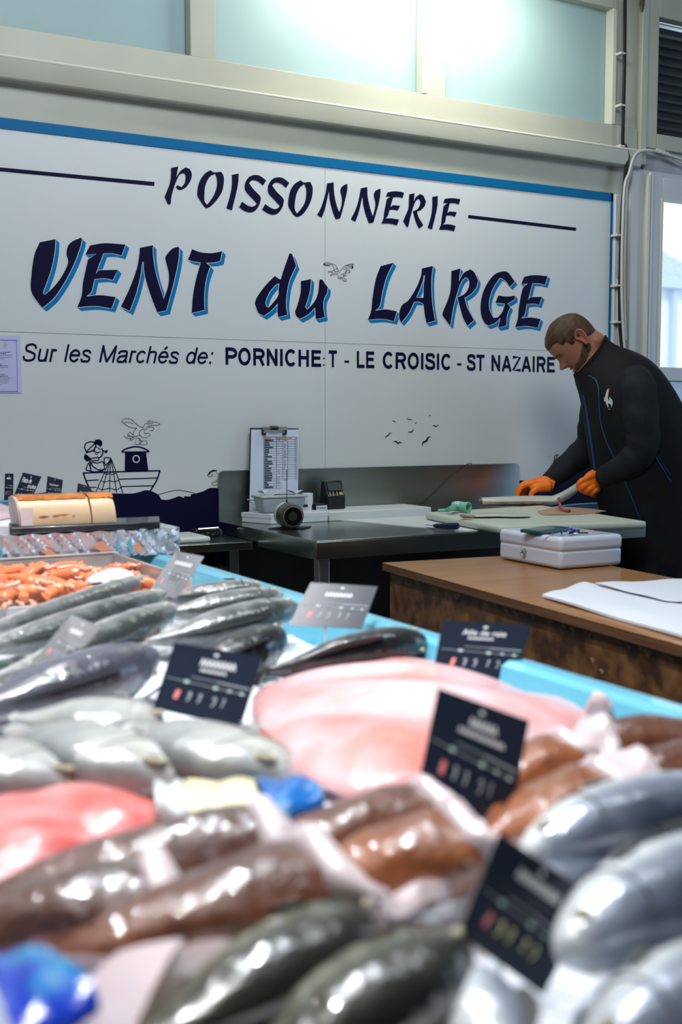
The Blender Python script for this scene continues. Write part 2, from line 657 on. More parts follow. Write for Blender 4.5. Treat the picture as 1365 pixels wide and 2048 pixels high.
# cables ---------------------------------------------------------------
M_blackc = pm('black_cable', (0.012, 0.012, 0.014), 0.45)
M_whitec = pm('white_cable', (0.62, 0.62, 0.58), 0.45)


def cable(pts, r, mat, label, y=-0.012):
    q = [ony(a, b, y) for a, b in pts]
    mb = MB()
    mb.tube(crom(q, 5), r, 6)
    return tag(mb.build('cable', mat), label, 'cable')


c = cable([(1251, -10), (1250, 120), (1247, 250), (1247, 292), (1253, 318), (1252, 345), (1247, 400), (1242, 500), (1240, 620), (1243, 680), (1252, 720)], 0.009, M_blackc,
          'thick black cable running down the wall between the sign and the glazed door', -0.046)
cable([(1252, 288), (1259, 310), (1257, 330), (1251, 345), (1248, 380)], 0.004, M_blackc, 'short thin black cable looping by the corner below the high windows', -0.055)
cable([(1237, 560), (1237, 640), (1240, 690), (1246, 716)], 0.005, M_whitec, 'thin cream cable beside the lower black cable behind the man', -0.035)
cable([(1375, 322), (1345, 312), (1310, 302), (1282, 302), (1268, 315), (1259, 345), (1250, 372), (1246, 450), (1244, 560), (1246, 640), (1252, 720)], 0.006, M_whitec,
      'white cable arching over the door frame then down its left side', -0.062)
cable([(1375, 332), (1330, 308), (1290, 300), (1272, 310), (1262, 345), (1254, 380), (1251, 470), (1249, 560), (1252, 680)], 0.006, M_whitec,
      'inner white cable bunched under the arching one above the door', -0.05)
for i, (a, b) in enumerate([(1249, 106), (1248, 210), (1247, 292), (1241, 470), (1240, 571), (1240, 644)]):
    p = ony(a, b, -0.06)
    m = MB()
    m.box((p.x - 0.013, -0.06, p.z - 0.004), (p.x + 0.010, -0.02 if b < 350 else -0.0, p.z + 0.004))
    m.box((p.x - 0.016, -0.06, p.z - 0.005), (p.x - 0.010, -0.0, p.z + 0.006))
    o = tag(m.build('cable_clip', M_whitec, bevel=0.001),
            ['small white cable clip on the black cable, topmost of the six', 'white cable clip level with the lower part of the frosted pane',
             'white cable clip just above the bend of the black cable', 'white cable clip level with the right end of the top lettering line',
             'white cable clip level with the big lettering', 'lowest white cable clip, just above the man\'s collar'][i], 'cable clip', 'clips holding the black cable')

# outside: house with slate roof opposite, court ground ------------------
M_render = pm('white_render', (0.80, 0.83, 0.88), 0.8, noise=(1, (0.74, 0.78, 0.85), .3, .7))
M_slate = pm('roof_slates', (0.30, 0.34, 0.42), 0.6, noise=(10, (0.42, 0.46, 0.54), .35, .65), bump=(14, .6, .05))
st(box('trim_10', (-4, 0.14, -0.1), (30, 22, -0.02), pm('court_paving', (0.4, 0.4, 0.42), 0.8, noise=(3, (.5, .5, .52), .3, .7))))


def oc(px, py, y=9.0):
    return ony(px, py, y)


house = thing('house', oc(1345, 830), 'white rendered house with a grey slate roof seen through the glazed door', 'house')
e0 = oc(1313, 550)
e1 = oc(1358, 556)
h = MB()
zE = e0.z
hx1 = oc(1420, 556).x
h.box((e0.x - 3, 9.0, 0), (hx1, 15.0, zE))
h.build('house_wall', M_render, house)
h = MB()
rz = oc(1316, 470)
h.hexa([(e0.x - 3.2, 8.85, zE - 0.1), (hx1 + .2, 8.85, zE - 0.1), (hx1 + .2, 15.1, zE - 0.1), (e0.x - 3.2, 15.1, zE - 0.1)],
       [(e0.x - 3.2, 10.9, zE + 1.55), (hx1 - 2.0, 11.4, zE + 1.9), (hx1 - 2.0, 12.4, zE + 1.9), (e0.x - 3.2, 12.6, zE + 1.55)])
h.build('roof', M_slate, house)
h = MB()
h.box((e0.x - 3.2, 8.78, zE - 0.2), (hx1 + .2, 8.9, zE - 0.07))
p = oc(1340, 620)
h.tube([(p.x, 8.9, zE - .1), (p.x, 8.9, 0)], 0.05)
h.build('gutter', pm('zinc', (0.45, 0.5, 0.6), 0.5), house)

# ================================================================ SIGN PANEL
YS = -0.014
z_top = zx(0, 258)[1]
z_seam = zx(645, 686)[1]
z_bot = 0.86
SX0 = -0.4
SX1 = xr
sign = thing('sign_panel', (1.8, -0.007, z_bot), 'large white fishmonger wall sign with navy and blue lettering and a boat drawing', 'sign')
M_panel = pm('sign_white', (0.66, 0.69, 0.70), 0.38, spec=0.35, noise=(1.5, (0.62, 0.66, 0.68), .3, .7))
xseam = zx(648, 800)[0]
g = 0.0008
for k_, (a, b, c_, d_) in enumerate([(SX0, xseam - g, z_seam + g, z_top), (xseam + g, SX1, z_seam + g, z_top),
                                     (SX0, xseam - g, z_bot, z_seam - g), (xseam + g, SX1, z_bot, z_seam - g)]):
    box('panel_sheet', (a, -0.012, c_), (b, -0.002, d_), M_panel, sign)
M_seam = pm('seam_grey', (0.28, 0.30, 0.30), 0.7)
box('seam_backing', (SX0, -0.004, z_bot), (SX1, -0.0005, z_top), M_seam, sign)
M_blue = pm('sign_blue', (0.0, 0.13, 0.32), 0.5, spec=.2)
M_cyan = pm('sign_cyan', (0.0, 0.18, 0.46), 0.5, spec=.2)
M_navy = pm('sign_navy', (0.005, 0.005, 0.032), 0.5, spec=0.12)
M_black = pm('sign_black', (0.006, 0.007, 0.012), 0.5)
tb = MB()
tb.box((SX0, -0.016, z_top - 0.001), (SX1 + 0.01, -0.002, z_top + 0.036))
tb.box((SX1 - 0.001, -0.016, z_bot), (SX1 + 0.012, -0.002, z_top + 0.036))
tb.build('blue_border', M_blue, sign)


def wl(lift):
    y = -0.012 - lift
    return lambda a, b: ony(a, b, y)


def zf(ox, oy, s, lift):
    f = wl(lift)
    return lambda a, b: f(ox + a / s, oy + b / s)


def letter(ch, frame, contours, shadow=None, n=6):
    ox, oy, s = frame
    cs = [smooth_contour(c, n) for c in contours]
    mb = MB()
    fill(mb, cs, zf(ox, oy, s, 0.0014))
    o = flat_build(mb, 'letter', M_navy, sign)
    o['label'] = 'dark navy painted letter ' + ch
    if shadow:
        dx, dy = shadow[0] * s, shadow[1] * s
        mb = MB()
        fn = zf(ox, oy, s, 0.0003)
        kq = 0
        fill(mb, [[(p[0] + dx, p[1] + dy) for p in c] for c in cs], fn)
        for c in cs:
            for i in range(len(c)):
                a, b = c[i], c[(i + 1) % len(c)]
                kq += 1
                fn = zf(ox, oy, s, 0.0003 + kq * 2.5e-6)
                mb.add([fn(a[0], a[1]), fn(b[0], b[1]), fn(b[0] + dx, b[1] + dy), fn(a[0] + dx, a[1] + dy)], [(0, 1, 2, 3)])
        q = flat_build(mb, 'letter_shadow', M_cyan, o)
        q['label'] = 'bright blue drop shadow'
        mb = MB()
        for c in cs:
            ribbon(mb, c, 2.2 * s, zf(ox, oy, s, 0.0011), closed=True)
        q = flat_build(mb, 'letter_outline', M_panel, o)
    return o


FA = (320, 320, 4.2656)
FB = (620, 350, 4.2656)
S1 = [(908, 175), (860, 138), (815, 127), (765, 142), (733, 185), (724, 230), (735, 270), (775, 315), (827, 370), (812, 390), (785, 400), (750, 388), (702, 355), (676, 403), (720, 433), (770, 447), (815, 430), (850, 380), (863, 325), (850, 300), (800, 250), (762, 197), (780, 178), (805, 172), (840, 185), (880, 218)]
letter('P', FA, [[(95, 68), (157, 55), (140, 146), (175, 95), (218, 63), (255, 75), (273, 120), (262, 175), (225, 230), (180, 257), (150, 250), (136, 228), (150, 215), (185, 232), (212, 195), (220, 145), (212, 118), (192, 112), (165, 130), (138, 185), (115, 250), (98, 320), (92, 375), (78, 381), (65, 370), (40, 315), (60, 265), (85, 200), (95, 130)]])
letter('O', FA, [[(432, 86), (462, 105), (523, 100), (545, 140), (545, 200), (530, 270), (490, 335), (440, 390), (402, 412), (380, 400), (340, 340), (320, 300), (325, 230), (345, 170), (385, 115)], [(470, 118), (485, 155), (488, 215), (470, 280), (440, 335), (402, 382), (382, 350), (380, 300), (385, 235), (405, 175), (435, 135)]])
letter('I', FA, [[(615, 127), (674, 115), (668, 200), (650, 290), (615, 430), (568, 412), (600, 300), (615, 210)]])
letter('S', FA, [S1])
letter('S', FA, [[(x + 197, y + 20) for x, y in S1]])
letter('O', FA, [[(1200, 172), (1228, 193), (1283, 186), (1303, 230), (1303, 290), (1285, 360), (1250, 425), (1210, 470), (1170, 487), (1140, 465), (1100, 400), (1097, 340), (1115, 260), (1150, 205)], [(1233, 205), (1248, 245), (1250, 300), (1238, 360), (1210, 410), (1170, 457), (1152, 420), (1153, 360), (1170, 280), (1200, 230)]])
letter('N', FB, [[(148, 72), (204, 62), (208, 150), (225, 240), (250, 318), (268, 270), (275, 205), (262, 135), (275, 100), (310, 77), (322, 80), (320, 130), (305, 200), (280, 300), (260, 370), (222, 378), (195, 310), (172, 220), (163, 137), (150, 200), (130, 290), (102, 364), (62, 342), (95, 280), (122, 200), (138, 140)]])
letter('N', FB, [[(436, 113), (491, 103), (494, 180), (512, 270), (537, 352), (553, 300), (560, 240), (546, 170), (560, 135), (595, 117), (605, 122), (602, 170), (590, 240), (565, 330), (543, 405), (505, 412), (478, 340), (458, 260), (450, 178), (435, 250), (415, 330), (388, 400), (350, 376), (385, 310), (410, 240), (425, 175)]])
letter('E', FB, [[(665, 147), (735, 138), (806, 150), (792, 196), (755, 187), (712, 190), (688, 273), (710, 257), (772, 262), (752, 303), (715, 295), (680, 297), (668, 345), (645, 370), (700, 370), (763, 381), (745, 430), (680, 415), (610, 415), (628, 373), (635, 320), (658, 205), (690, 185), (650, 183)]])
letter('R', FB, [[(848, 165), (895, 155), (888, 225), (905, 190), (940, 162), (970, 178), (992, 225), (980, 265), (945, 300), (915, 310), (930, 360), (970, 428), (933, 458), (905, 400), (880, 310), (920, 290), (940, 255), (943, 220), (930, 203), (910, 215), (888, 260), (862, 350), (840, 445), (825, 440), (797, 395), (815, 350), (840, 290), (846, 230)]])
letter('I', FB, [[(1045, 187), (1093, 178), (1090, 260), (1072, 350), (1044, 464), (1006, 450), (1035, 350), (1046, 260)]])
letter('E', FB, [[(1153, 203), (1215, 197), (1286, 206), (1272, 252), (1235, 240), (1195, 240), (1175, 325), (1195, 312), (1255, 316), (1240, 356), (1205, 345), (1165, 345), (1155, 400), (1135, 424), (1185, 420), (1246, 433), (1232, 480), (1170, 467), (1102, 467), (1120, 420), (1127, 360), (1143, 265), (1178, 238), (1138, 240)]])
FC = (50, 460, 4.55)
FD = (230, 470, 5.935)
FE = (490, 490, 5.6875)
FF = (730, 515, 6.825)
FG = (870, 525, 5.6875)
letter('V', FC, [[(133, 112), (278, 83), (270, 200), (235, 370), (163, 570), (178, 590), (250, 530), (330, 430), (392, 300), (378, 220), (390, 150), (430, 105), (508, 70), (520, 82), (505, 150), (450, 300), (370, 460), (270, 610), (165, 706), (150, 700), (58, 560), (60, 400), (85, 230)]], (8, 7.6))
letter('E', FC, [[(592, 140), (730, 120), (915, 133), (880, 232), (800, 213), (714, 213), (645, 397), (675, 365), (845, 362), (800, 455), (730, 440), (633, 447), (605, 560), (557, 605), (680, 593), (827, 610), (788, 714), (640, 692), (476, 703), (515, 600), (530, 470), (573, 270), (648, 217), (550, 224)]], (7.7, 7.6))
letter('N', FD, [[(296, 152), (450, 122), (455, 260), (490, 470), (580, 760), (630, 610), (640, 460), (600, 290), (610, 240), (680, 165), (745, 140), (765, 150), (755, 300), (700, 560), (610, 895), (503, 918), (420, 700), (355, 480), (340, 320), (325, 320), (300, 500), (250, 700), (175, 903), (72, 850), (180, 620), (260, 400), (288, 250)]], (7.2, 7.8))
letter('T', FD, [[(916, 168), (1020, 205), (1150, 215), (1275, 192), (1250, 308), (1180, 325), (1083, 330), (1133, 372), (1085, 520), (1062, 700), (1065, 890), (913, 925), (925, 740), (960, 540), (1020, 325), (940, 315), (868, 294)]], (7.0, 7.6))
letter('d', FE, [[(520, 95), (540, 110), (585, 235), (510, 400), (480, 540), (470, 680), (485, 795), (380, 820), (370, 740), (375, 665), (300, 745), (215, 808), (150, 770), (113, 665), (140, 590), (240, 455), (340, 353), (408, 395), (440, 290), (508, 98)], [(393, 437), (350, 455), (280, 540), (235, 650), (245, 700), (268, 712), (320, 660), (380, 575), (385, 500)]], (6.4, 7.4))
letter('u', FE, [[(638, 412), (755, 387), (740, 530), (688, 705), (710, 735), (780, 660), (830, 560), (848, 400), (865, 390), (887, 400), (905, 430), (945, 480), (935, 545), (900, 620), (895, 720), (910, 822), (808, 843), (800, 710), (720, 790), (630, 840), (590, 815), (573, 760), (600, 680), (635, 540)]], (6.2, 7.4))
letter('L', FF, [[(218, 117), (390, 73), (300, 260), (240, 480), (205, 660), (143, 727), (280, 708), (440, 735), (400, 868), (240, 838), (42, 850), (88, 730), (105, 560), (150, 300)]], (6.2, 7))
letter('A', FF, [[(780, 150), (932, 115), (912, 300), (920, 600), (960, 862), (843, 897), (820, 780), (803, 635), (750, 605), (675, 605), (600, 760), (500, 888), (475, 840), (470, 760), (510, 650), (600, 580), (700, 420), (765, 260)], [(808, 240), (822, 250), (805, 400), (803, 550), (705, 548), (790, 330)]], (5.6, 7))
letter('R', FG, [[(190, 97), (293, 68), (275, 215), (330, 120), (405, 78), (450, 110), (495, 205), (470, 290), (410, 360), (340, 402), (370, 510), (447, 655), (373, 723), (320, 620), (258, 397), (335, 360), (380, 300), (395, 230), (380, 180), (345, 170), (300, 225), (250, 370), (210, 520), (180, 710), (165, 708), (87, 600), (95, 560), (165, 380), (185, 250)]], (5.4, 6.8))
letter('G', FG, [[(785, 100), (840, 118), (912, 215), (855, 277), (800, 205), (742, 173), (660, 300), (620, 440), (625, 540), (668, 630), (720, 625), (770, 560), (800, 470), (740, 460), (690, 460), (725, 375), (820, 388), (915, 375), (910, 420), (830, 467), (860, 505), (825, 600), (815, 718), (722, 740), (750, 630), (690, 685), (615, 720), (570, 690), (530, 600), (523, 480), (550, 340), (610, 220), (690, 130)]], (5.4, 6.6))
letter('E', FG, [[(1018, 163), (1130, 143), (1285, 155), (1255, 255), (1185, 237), (1113, 235), (1063, 425), (1095, 393), (1220, 390), (1188, 483), (1125, 468), (1047, 475), (1025, 590), (983, 635), (1090, 625), (1205, 643), (1173, 745), (1050, 722), (915, 735), (945, 640), (960, 500), (1003, 297), (1063, 238), (985, 247)]], (5.2, 6.2))

# rules left and right of the top word
for (a, b) in [((-60, 333), (309, 368)), ((937, 433), (1153, 458.5))]:
    mb = MB()
    ribbon(mb, [a, b], 8.0 if a[0] < 0 else 6.6, wl(0.0008))
    flat_build(mb, 'rule', M_navy, sign)


def wtext(body, xa, xb, ybase_a, ybase_b, htop, w, shear, name):
    """plain text on the wall: baseline from (xa, ybase_a) to (xb, ybase_b), capital top at pixel htop above xa"""
    A = ony(xa, ybase_a, -0.0128)
    B = ony(xb, ybase_b, -0.0128)
    T = ony(xa, htop, -0.0128)
    mb = MB()
    grotesk_text(mb, body, lambda u, v: V(A.x + (B.x - A.x) * u, -0.0128, A.z + (B.z - A.z) * u + v * (T.z - A.z)), w, shear)
    return flat_build(mb, name, M_navy, sign)


# one object per word
sl = lambda x: 722.8 + (x - 45) * (728.2 - 722.8) / 382
th = lambda x: 686.5 + (x - 45) * (695.5 - 686.5) / 382
for wd, a, b in [('Sur', 45.5, 116.5), ('les', 128, 183.5), ('Marchés', 198, 359), ('de:', 372.5, 427.5)]:
    wtext(wd, a, b, sl(a), sl(b), th(a), .132, .26, 'lettering_word')
bl = lambda x: 729.5 + (x - 451) * (745.2 - 729.5) / (1113 - 451)
tl = lambda x: 694.5 + (x - 451) * (713.5 - 694.5) / (1113 - 451)
for wd, a, b in [('PORNICHE', 451.5, 645.5), ('T', 656, 676.5), ('LE', 712, 751.5), ('CROISIC', 766, 902), ('ST', 934, 971.5), ('NAZAIRE', 983.5, 1112.5)]:
    wtext(wd, a, b, bl(a), bl(b), tl(a), .20, 0, 'lettering_word')
for a, b in [(689.5, 699), (915, 923.5)]:
    mb = MB()
    y_ = bl(a) - 12
    ribbon(mb, [(a, y_), (b, y_ + .3)], 4.4, wl(0.0008))
    flat_build(mb, 'dash', M_navy, sign)
mb = MB()
ribbon(mb, [(646.8, 730), (649.8, 730)], 3, wl(0.0008))
ribbon(mb, [(646.8, 717), (649.8, 717)], 3, wl(0.0008))
flat_build(mb, 'dash', M_navy, sign)

# drawings -----------------------------------------------------------
F7 = (100, 820, 3.592)


def draw(name, strokes=(), fills=(), frame=F7, mat=None, wdt=7, lift=0.0012, label=None, white=()):
    ox, oy, s = frame
    mb = MB()
    fn = zf(ox, oy, s, lift)
    for f_ in fills:
        fill(mb, [smooth_contour(c, 4) for c in (f_ if isinstance(f_[0], list) else [f_])], fn)
    for sk in strokes:
        ww = wdt
        if isinstance(sk[0], (int, float)):
            ww, sk = sk[0], sk[1]
        ribbon(mb, curve2(sk, 5) if len(sk) > 2 else sk, ww, fn)
    o = flat_build(mb, name, mat or M_navy, sign)
    if label:
        o['label'] = label
    return o


# sea: the navy band at the foot of the sign, in several pieces
bz = 1120
draw('sea_drawing', fills=[[[(-400, 640), (-100, 600), (0, 590), (160, 600), (240, 575), (330, 585), (430, 598), (500, 600), (590, 600), (640, 590), (690, 576), (735, 585), (780, 610), (800, 642), (850, 645), (930, 618), (965, 632), (965, 618), (1010, 622), (1015, 605), (1045, 600), (1100, 585), (1145, 562), (1180, 560), (1240, 565), (1300, 600), (1300, bz), (-400, bz)]]], lift=0.0004, label='dark navy painted waves')
draw('foam_drawing', strokes=[(4, [(775, 610), (850, 588), (920, 576), (1000, 588), (1042, 600)])], lift=0.0012)
F5 = (1000, 860, 6.825)
draw('sea_drawing', fills=[[[(-250, 640), (0, 660), (235, 680), (330, 690), (420, 685), (520, 655), (600, 615), (660, 560), (790, 490), (870, 400), (930, 390), (990, 330), (1100, 260), (1300, 220), (1600, 215), (1600, 1300), (-250, 1300)]]], frame=F5, lift=0.0004, label='navy painted wave rising behind the man')
draw('splash_drawing', strokes=[(12, [(665, 560), (700, 500), (740, 440), (750, 360)]), (9, [(750, 440), (775, 380), (800, 345)]), (14, [(750, 355), (800, 335)]), (6, [(990, 235), (1030, 225), (1075, 260)]), (5, [(1000, 295), (1040, 280)]), (5, [(670, 362), (685, 352)])],
     fills=[[[(795, 375), (815, 380), (852, 355), (845, 400), (920, 392), (870, 500), (800, 500)]]], frame=F5)
draw('lower_border', fills=[[[(150, 1150), (450, 1105), (900, 1020), (1330, 990), (1600, 985), (1600, 1002), (1330, 1003), (900, 1035), (450, 1120)]]], frame=F5, mat=M_panel, lift=0.0013)
draw('lower_border', fills=[[[(300, 1150), (900, 1036), (1330, 1004), (1600, 1003), (1600, 1300), (300, 1300)]]], frame=F5, mat=M_blue, lift=0.0010, label='blue strip at the foot of the sign')
# boat
draw('boat_drawing', strokes=[(9, [(238, 452), (300, 450), (500, 443), (795, 436)]), (10, [(240, 452), (262, 515), (300, 590)]), (10, [(790, 438), (770, 500), (735, 560), (715, 590)]),
                              (7, [(262, 507), (350, 502)]), (7, [(497, 497), (770, 488)]), (7, [(290, 556), (335, 555)]), (7, [(510, 550), (745, 544)]),
                              (10, [(515, 303), (540, 282), (615, 263), (680, 278), (715, 300)]), (8, [(515, 302), (715, 300)]),
                              ],
     fills=[[[(540, 303), (690, 301), (708, 440), (538, 443)]]], label='navy line drawing of a fishing boat')
draw('porthole_drawing', strokes=[(8, [(620 + 23 * math.cos(a * .5236), 352 + 25 * math.sin(a * .5236)) for a in range(13)])], mat=M_panel, lift=0.0018)
# net
draw('net_drawing', strokes=[(6, [(435, 350), (400, 430), (365, 510), (330, 590)]), (6, [(435, 350), (412, 440), (385, 540), (370, 595)]), (6, [(437, 350), (432, 450), (430, 595)]), (6, [(438, 350), (455, 440), (480, 595)]), (6, [(440, 350), (470, 430), (500, 520), (525, 598)]),
                             (5, [(393, 455), (412, 462), (430, 456), (452, 463), (478, 450)]), (5, [(370, 508), (395, 518), (430, 508), (465, 516), (492, 502)]), (5, [(345, 560), (378, 572), (430, 562), (475, 573), (512, 555)])])
# fisherman on the boat
draw('fisherman_drawing', strokes=[(8, [(262, 300), (250, 265), (262, 238), (300, 228), (335, 240)]), (9, [(262, 306), (310, 290), (328, 260), (330, 232)]), (8, [(258, 306), (300, 262), (325, 240)]),
                                   (9, [(372, 275), (380, 300), (372, 330), (350, 345)]), (7, [(290, 350), (345, 340), (350, 350)]), (7, [(290, 352), (300, 362), (345, 362), (352, 345)]),
                                   (7, [(322, 300), (345, 306), (365, 300)]), (6, [(345, 270), (362, 285)]), (6, [(325, 314), (342, 320)]), (6, [(325, 285), (315, 298), (325, 302)]), (5, [(325, 270), (340, 268)]),
                                   (8, [(290, 368), (270, 395), (262, 430), (300, 440)]), (7, [(292, 372), (300, 440), (385, 436)]), (8, [(296, 375), (310, 405), (350, 430), (395, 425)]), (7, [(300, 372), (340, 382), (380, 372), (395, 425)]),
                                   (7, [(390, 345), (392, 380), (405, 398)]), (7, [(388, 345), (415, 342), (440, 348)]), (6, [(400, 400), (425, 370), (438, 350)]), (7, [(380, 290), (398, 300)]), (7, [(285, 385), (290, 420), (298, 415)])],
     fills=[[[(318, 225), (335, 212), (360, 212), (375, 225), (376, 250), (365, 265), (345, 250), (325, 240)]], [[(250, 315), (270, 325), (290, 345), (292, 365), (262, 368), (243, 345)]], [[(395, 292), (412, 286), (416, 296), (408, 312), (395, 306)]]], label='navy line drawing of a fisherman with a cap and pipe')
# gulls in black line
draw('gull_drawing', mat=M_black, strokes=[(3.2, q) for q in [
    [(514, 80), (535, 65), (570, 62), (600, 80), (630, 110), (670, 128)], [(514, 82), (550, 110), (580, 125), (625, 130)], [(530, 90), (560, 88), (600, 100)],
    [(670, 128), (685, 100), (730, 85), (785, 95), (790, 105)], [(790, 105), (760, 110), (720, 112), (690, 125)], [(700, 100), (740, 96)],
    [(625, 130), (605, 150), (600, 180), (620, 188), (650, 180)], [(650, 180), (640, 165), (655, 145), (680, 135)], [(700, 130), (680, 150), (685, 170), (705, 165), (720, 180), (705, 195)],
    [(705, 130), (720, 120), (745, 130), (740, 145), (715, 150)], [(600, 180), (575, 160), (560, 180), (590, 190)], [(600, 190), (560, 190), (548, 202), (580, 205), (605, 192)], [(600, 192), (575, 215), (590, 218), (610, 195)],
    [(620, 190), (618, 220), (612, 245), (640, 245), (660, 225), (630, 200)], [(640, 195), (650, 225), (690, 222), (695, 248), (650, 248), (645, 230)], [(532, 185), (545, 198)], [(700, 80), (725, 75)], [(650, 182), (668, 200), (700, 195)]]], label='black line drawing of a flying gull')
F8 = (640, 510, 17.06)
draw('gull_drawing', mat=M_black, frame=F8, strokes=[(14, q) for q in [
    [(120, 320), (180, 270), (260, 258), (400, 300), (530, 345), (600, 460), (660, 550)], [(180, 290), (380, 320)], [(380, 310), (460, 400), (505, 530)], [(505, 490), (600, 470)], [(680, 570), (780, 450), (900, 355), (1100, 300)],
    [(900, 350), (1100, 340)], [(920, 375), (1110, 400)], [(850, 430), (1080, 450)], [(800, 480), (930, 495), (880, 570)], [(880, 600), (940, 530), (1000, 515)], [(890, 620), (1030, 605)],
    [(275, 590), (350, 550), (420, 560), (470, 535), (560, 560), (660, 550)], [(275, 590), (370, 585), (430, 620)], [(430, 590), (460, 610)], [(540, 560), (520, 620), (430, 640), (360, 710), (450, 680), (580, 650)],
    [(580, 600), (600, 660), (680, 745), (760, 765), (820, 730), (800, 660)], [(640, 620), (690, 600)], [(700, 650), (820, 640), (870, 590)], [(870, 600), (880, 650), (830, 720)], [(640, 750), (625, 780), (690, 815), (750, 800), (690, 760)],
    [(780, 780), (790, 880), (860, 900), (920, 860), (850, 780)], [(820, 780), (850, 890)], [(820, 700), (930, 710)]]],
     fills=[[[(120, 310), (170, 295), (200, 325), (300, 340), (370, 370), (300, 375), (210, 360), (130, 335)]], [[(1095, 300), (1165, 320), (1120, 350), (1155, 410), (1120, 475), (1070, 450), (1100, 400)]], [[(990, 510), (1030, 520), (1040, 600), (1010, 610), (1010, 550)]]],
     label='small black line gull beside the word du')
F6 = (340, 900, 6.825)
draw('gull_drawing', mat=M_black, frame=F6, strokes=[(5, q) for q in [[(515, 350), (550, 365), (575, 350), (570, 330)], [(585, 355), (580, 325)], [(570, 455), (600, 430), (640, 410)], [(570, 460), (615, 490), (640, 470)], [(600, 450), (640, 430)], [(640, 300), (650, 330)]]],
     fills=[[[(512, 345), (540, 300), (585, 270), (650, 275), (640, 290), (575, 300), (545, 330), (520, 350)]]], label='black gull head cut off by the steel splashback')
FH9 = (760, 820, 9.75)
for i, (pl, ww) in enumerate([([(108, 552), (125, 515), (170, 490), (195, 455), (235, 440)], 22), ([(262, 622), (310, 610), (360, 648), (395, 630), (437, 640)], 26), ([(245, 208), (268, 212), (288, 230), (325, 227)], 14),
                              ([(518, 173), (550, 170), (580, 190), (612, 182), (642, 203)], 16), ([(685, 262), (700, 250), (725, 247)], 12), ([(550, 453), (580, 425), (620, 430), (645, 395), (680, 388)], 20),
                              ([(828, 700), (850, 630), (910, 605), (940, 545), (992, 515)], 34), ([(960, 113), (980, 110), (1000, 102)], 14), ([(1028, 320), (1060, 300), (1097, 322), (1125, 300), (1158, 297)], 18)]):
    mb = MB()
    ribbon(mb, curve2(pl, 6), ww, zf(*FH9, 0.0012), taper=True)
    flat_build(mb, 'bird_silhouette', M_black, sign)
# screw heads
for (a, b) in [(293, 519), (402, 133)]:
    pass

# notice at the far left ------------------------------------------------
ntc = thing('notice', ony(0, 785, -0.02), 'pale lilac framed paper notice taped on the sign at the far left', 'notice')
M_lilac = pm('lilac_paper', (0.52, 0.53, 0.80), 0.4)
M_vio = pm('violet_ink', (0.12, 0.10, 0.45), 0.6)
M_ink = pm('grey_ink', (0.10, 0.10, 0.22), 0.7)
c0 = ony(-160, 664, -0.0125)
c1 = ony(43, 786, -0.0125)
box('sheet', (c0.x, -0.0145, c1.z), (c1.x, -0.0125, ony(43, 672, -.0125).z), M_lilac, ntc)
mb = MB()
f_ = lambda a, b: ony(a, b, -0.0152)
ribbon(mb, [(-140, 676), (33, 681), (35, 783), (-140, 783)], 1.6, f_)
flat_build(mb, 'printed_border', M_vio, ntc)
mb = MB()
for yy, x1, ww in [(704.5, 21, 1.6), (707.5, 12, 1.8), (710.8, 24, .8), (714.5, 24, .8), (717.5, 9, .8), (728.5, 3, 1.7), (731.7, 17, 1.6), (735, 17, .8), (749, 12, 1.4), (752.5, 17, 1.5), (756, 23, .7), (759, 18, .7), (762, 19, .7), (765.5, 19, .8), (769, 3, .8)]:
    x = -120 + random.random() * 3
    while x < x1:
        L = random.uniform(2, 7)
        ribbon(mb, [(x, yy), (min(x + L, x1), yy)], ww, f_)
        x += L + 1.2
flat_build(mb, 'printed_text', M_ink, ntc)
mb = MB()
fill(mb, [smooth_contour([(6, 690), (10, 685), (14, 690), (13, 694), (8, 694)])], f_)
flat_build(mb, 'emblem', pm('gold_ink', (0.5, 0.48, 0.3), 0.6), ntc)

# ================================================================ STEEL BENCH
M_steel = pm('brushed_steel', (0.36, 0.39, 0.385), 0.36, 1.0, noise=(2, (0.42, 0.45, 0.44), .3, .7), stretch=(1, 1, 12), bump=(3, .02, .01))
M_steelT = pm('steel_worktop', (0.34, 0.39, 0.37), 0.22, 1.0, noise=(5, (0.38, 0.43, 0.41), .3, .7), bump=(9, .03, .004))
BX0, BX1, BY0, BZ = 1.753, 3.2, -0.83, 0.91
bench = thing('steel_workbench', (2.45, -0.42, 0), 'long stainless steel work bench with a splashback, standing against the sign wall', 'workbench')
mb = MB()
mb.box((BX0, BY0, BZ - 0.005), (BX1, -0.03, BZ))
mb.box((BX0, BY0, BZ - 0.062), (BX1, BY0 + 0.003, BZ - 0.004))
mb.box((BX0, BY0 + 0.003, BZ - 0.062), (BX0 + 0.003, -0.03, BZ - 0.004))
mb.box((BX1 - 0.003, BY0 + 0.003, BZ - 0.062), (BX1, -0.03, BZ - 0.004))
mb.build('worktop', M_steelT, bench, bevel=0.002)
mb = MB()
R = 0.02
pr = [(BX0, BZ - .06), (BX1 + .01, BZ - .06), (BX1 + .01, 1.105 - R), (BX1 + .01 - R * .3, 1.105 - R * .3), (BX1 + .01 - R, 1.105), (BX0 + R, 1.105), (BX0 + R * .3, 1.105 - R * .3), (BX0, 1.105 - R)]
mb.rings([[(x, y, z) for x, z in pr] for y in (-0.028, -0.018)])
mb.build('splashback', M_steel, bench)
for x, y in ((BX0 + .02, BY0 + .02), (2.95, BY0 + .05), (BX0 + .02, -.08), (BX1 - .06, -.08), (2.45, BY0 + .02)):
    if x == 2.45:
        continue
    box('leg', (x, y, 0), (x + .04, y + .04, BZ - .06), M_steel, bench, bevel=.003)
box('undershelf', (BX0 + .01, BY0 + .1, .22), (BX1 - .01, -.04, .25), M_steel, bench)
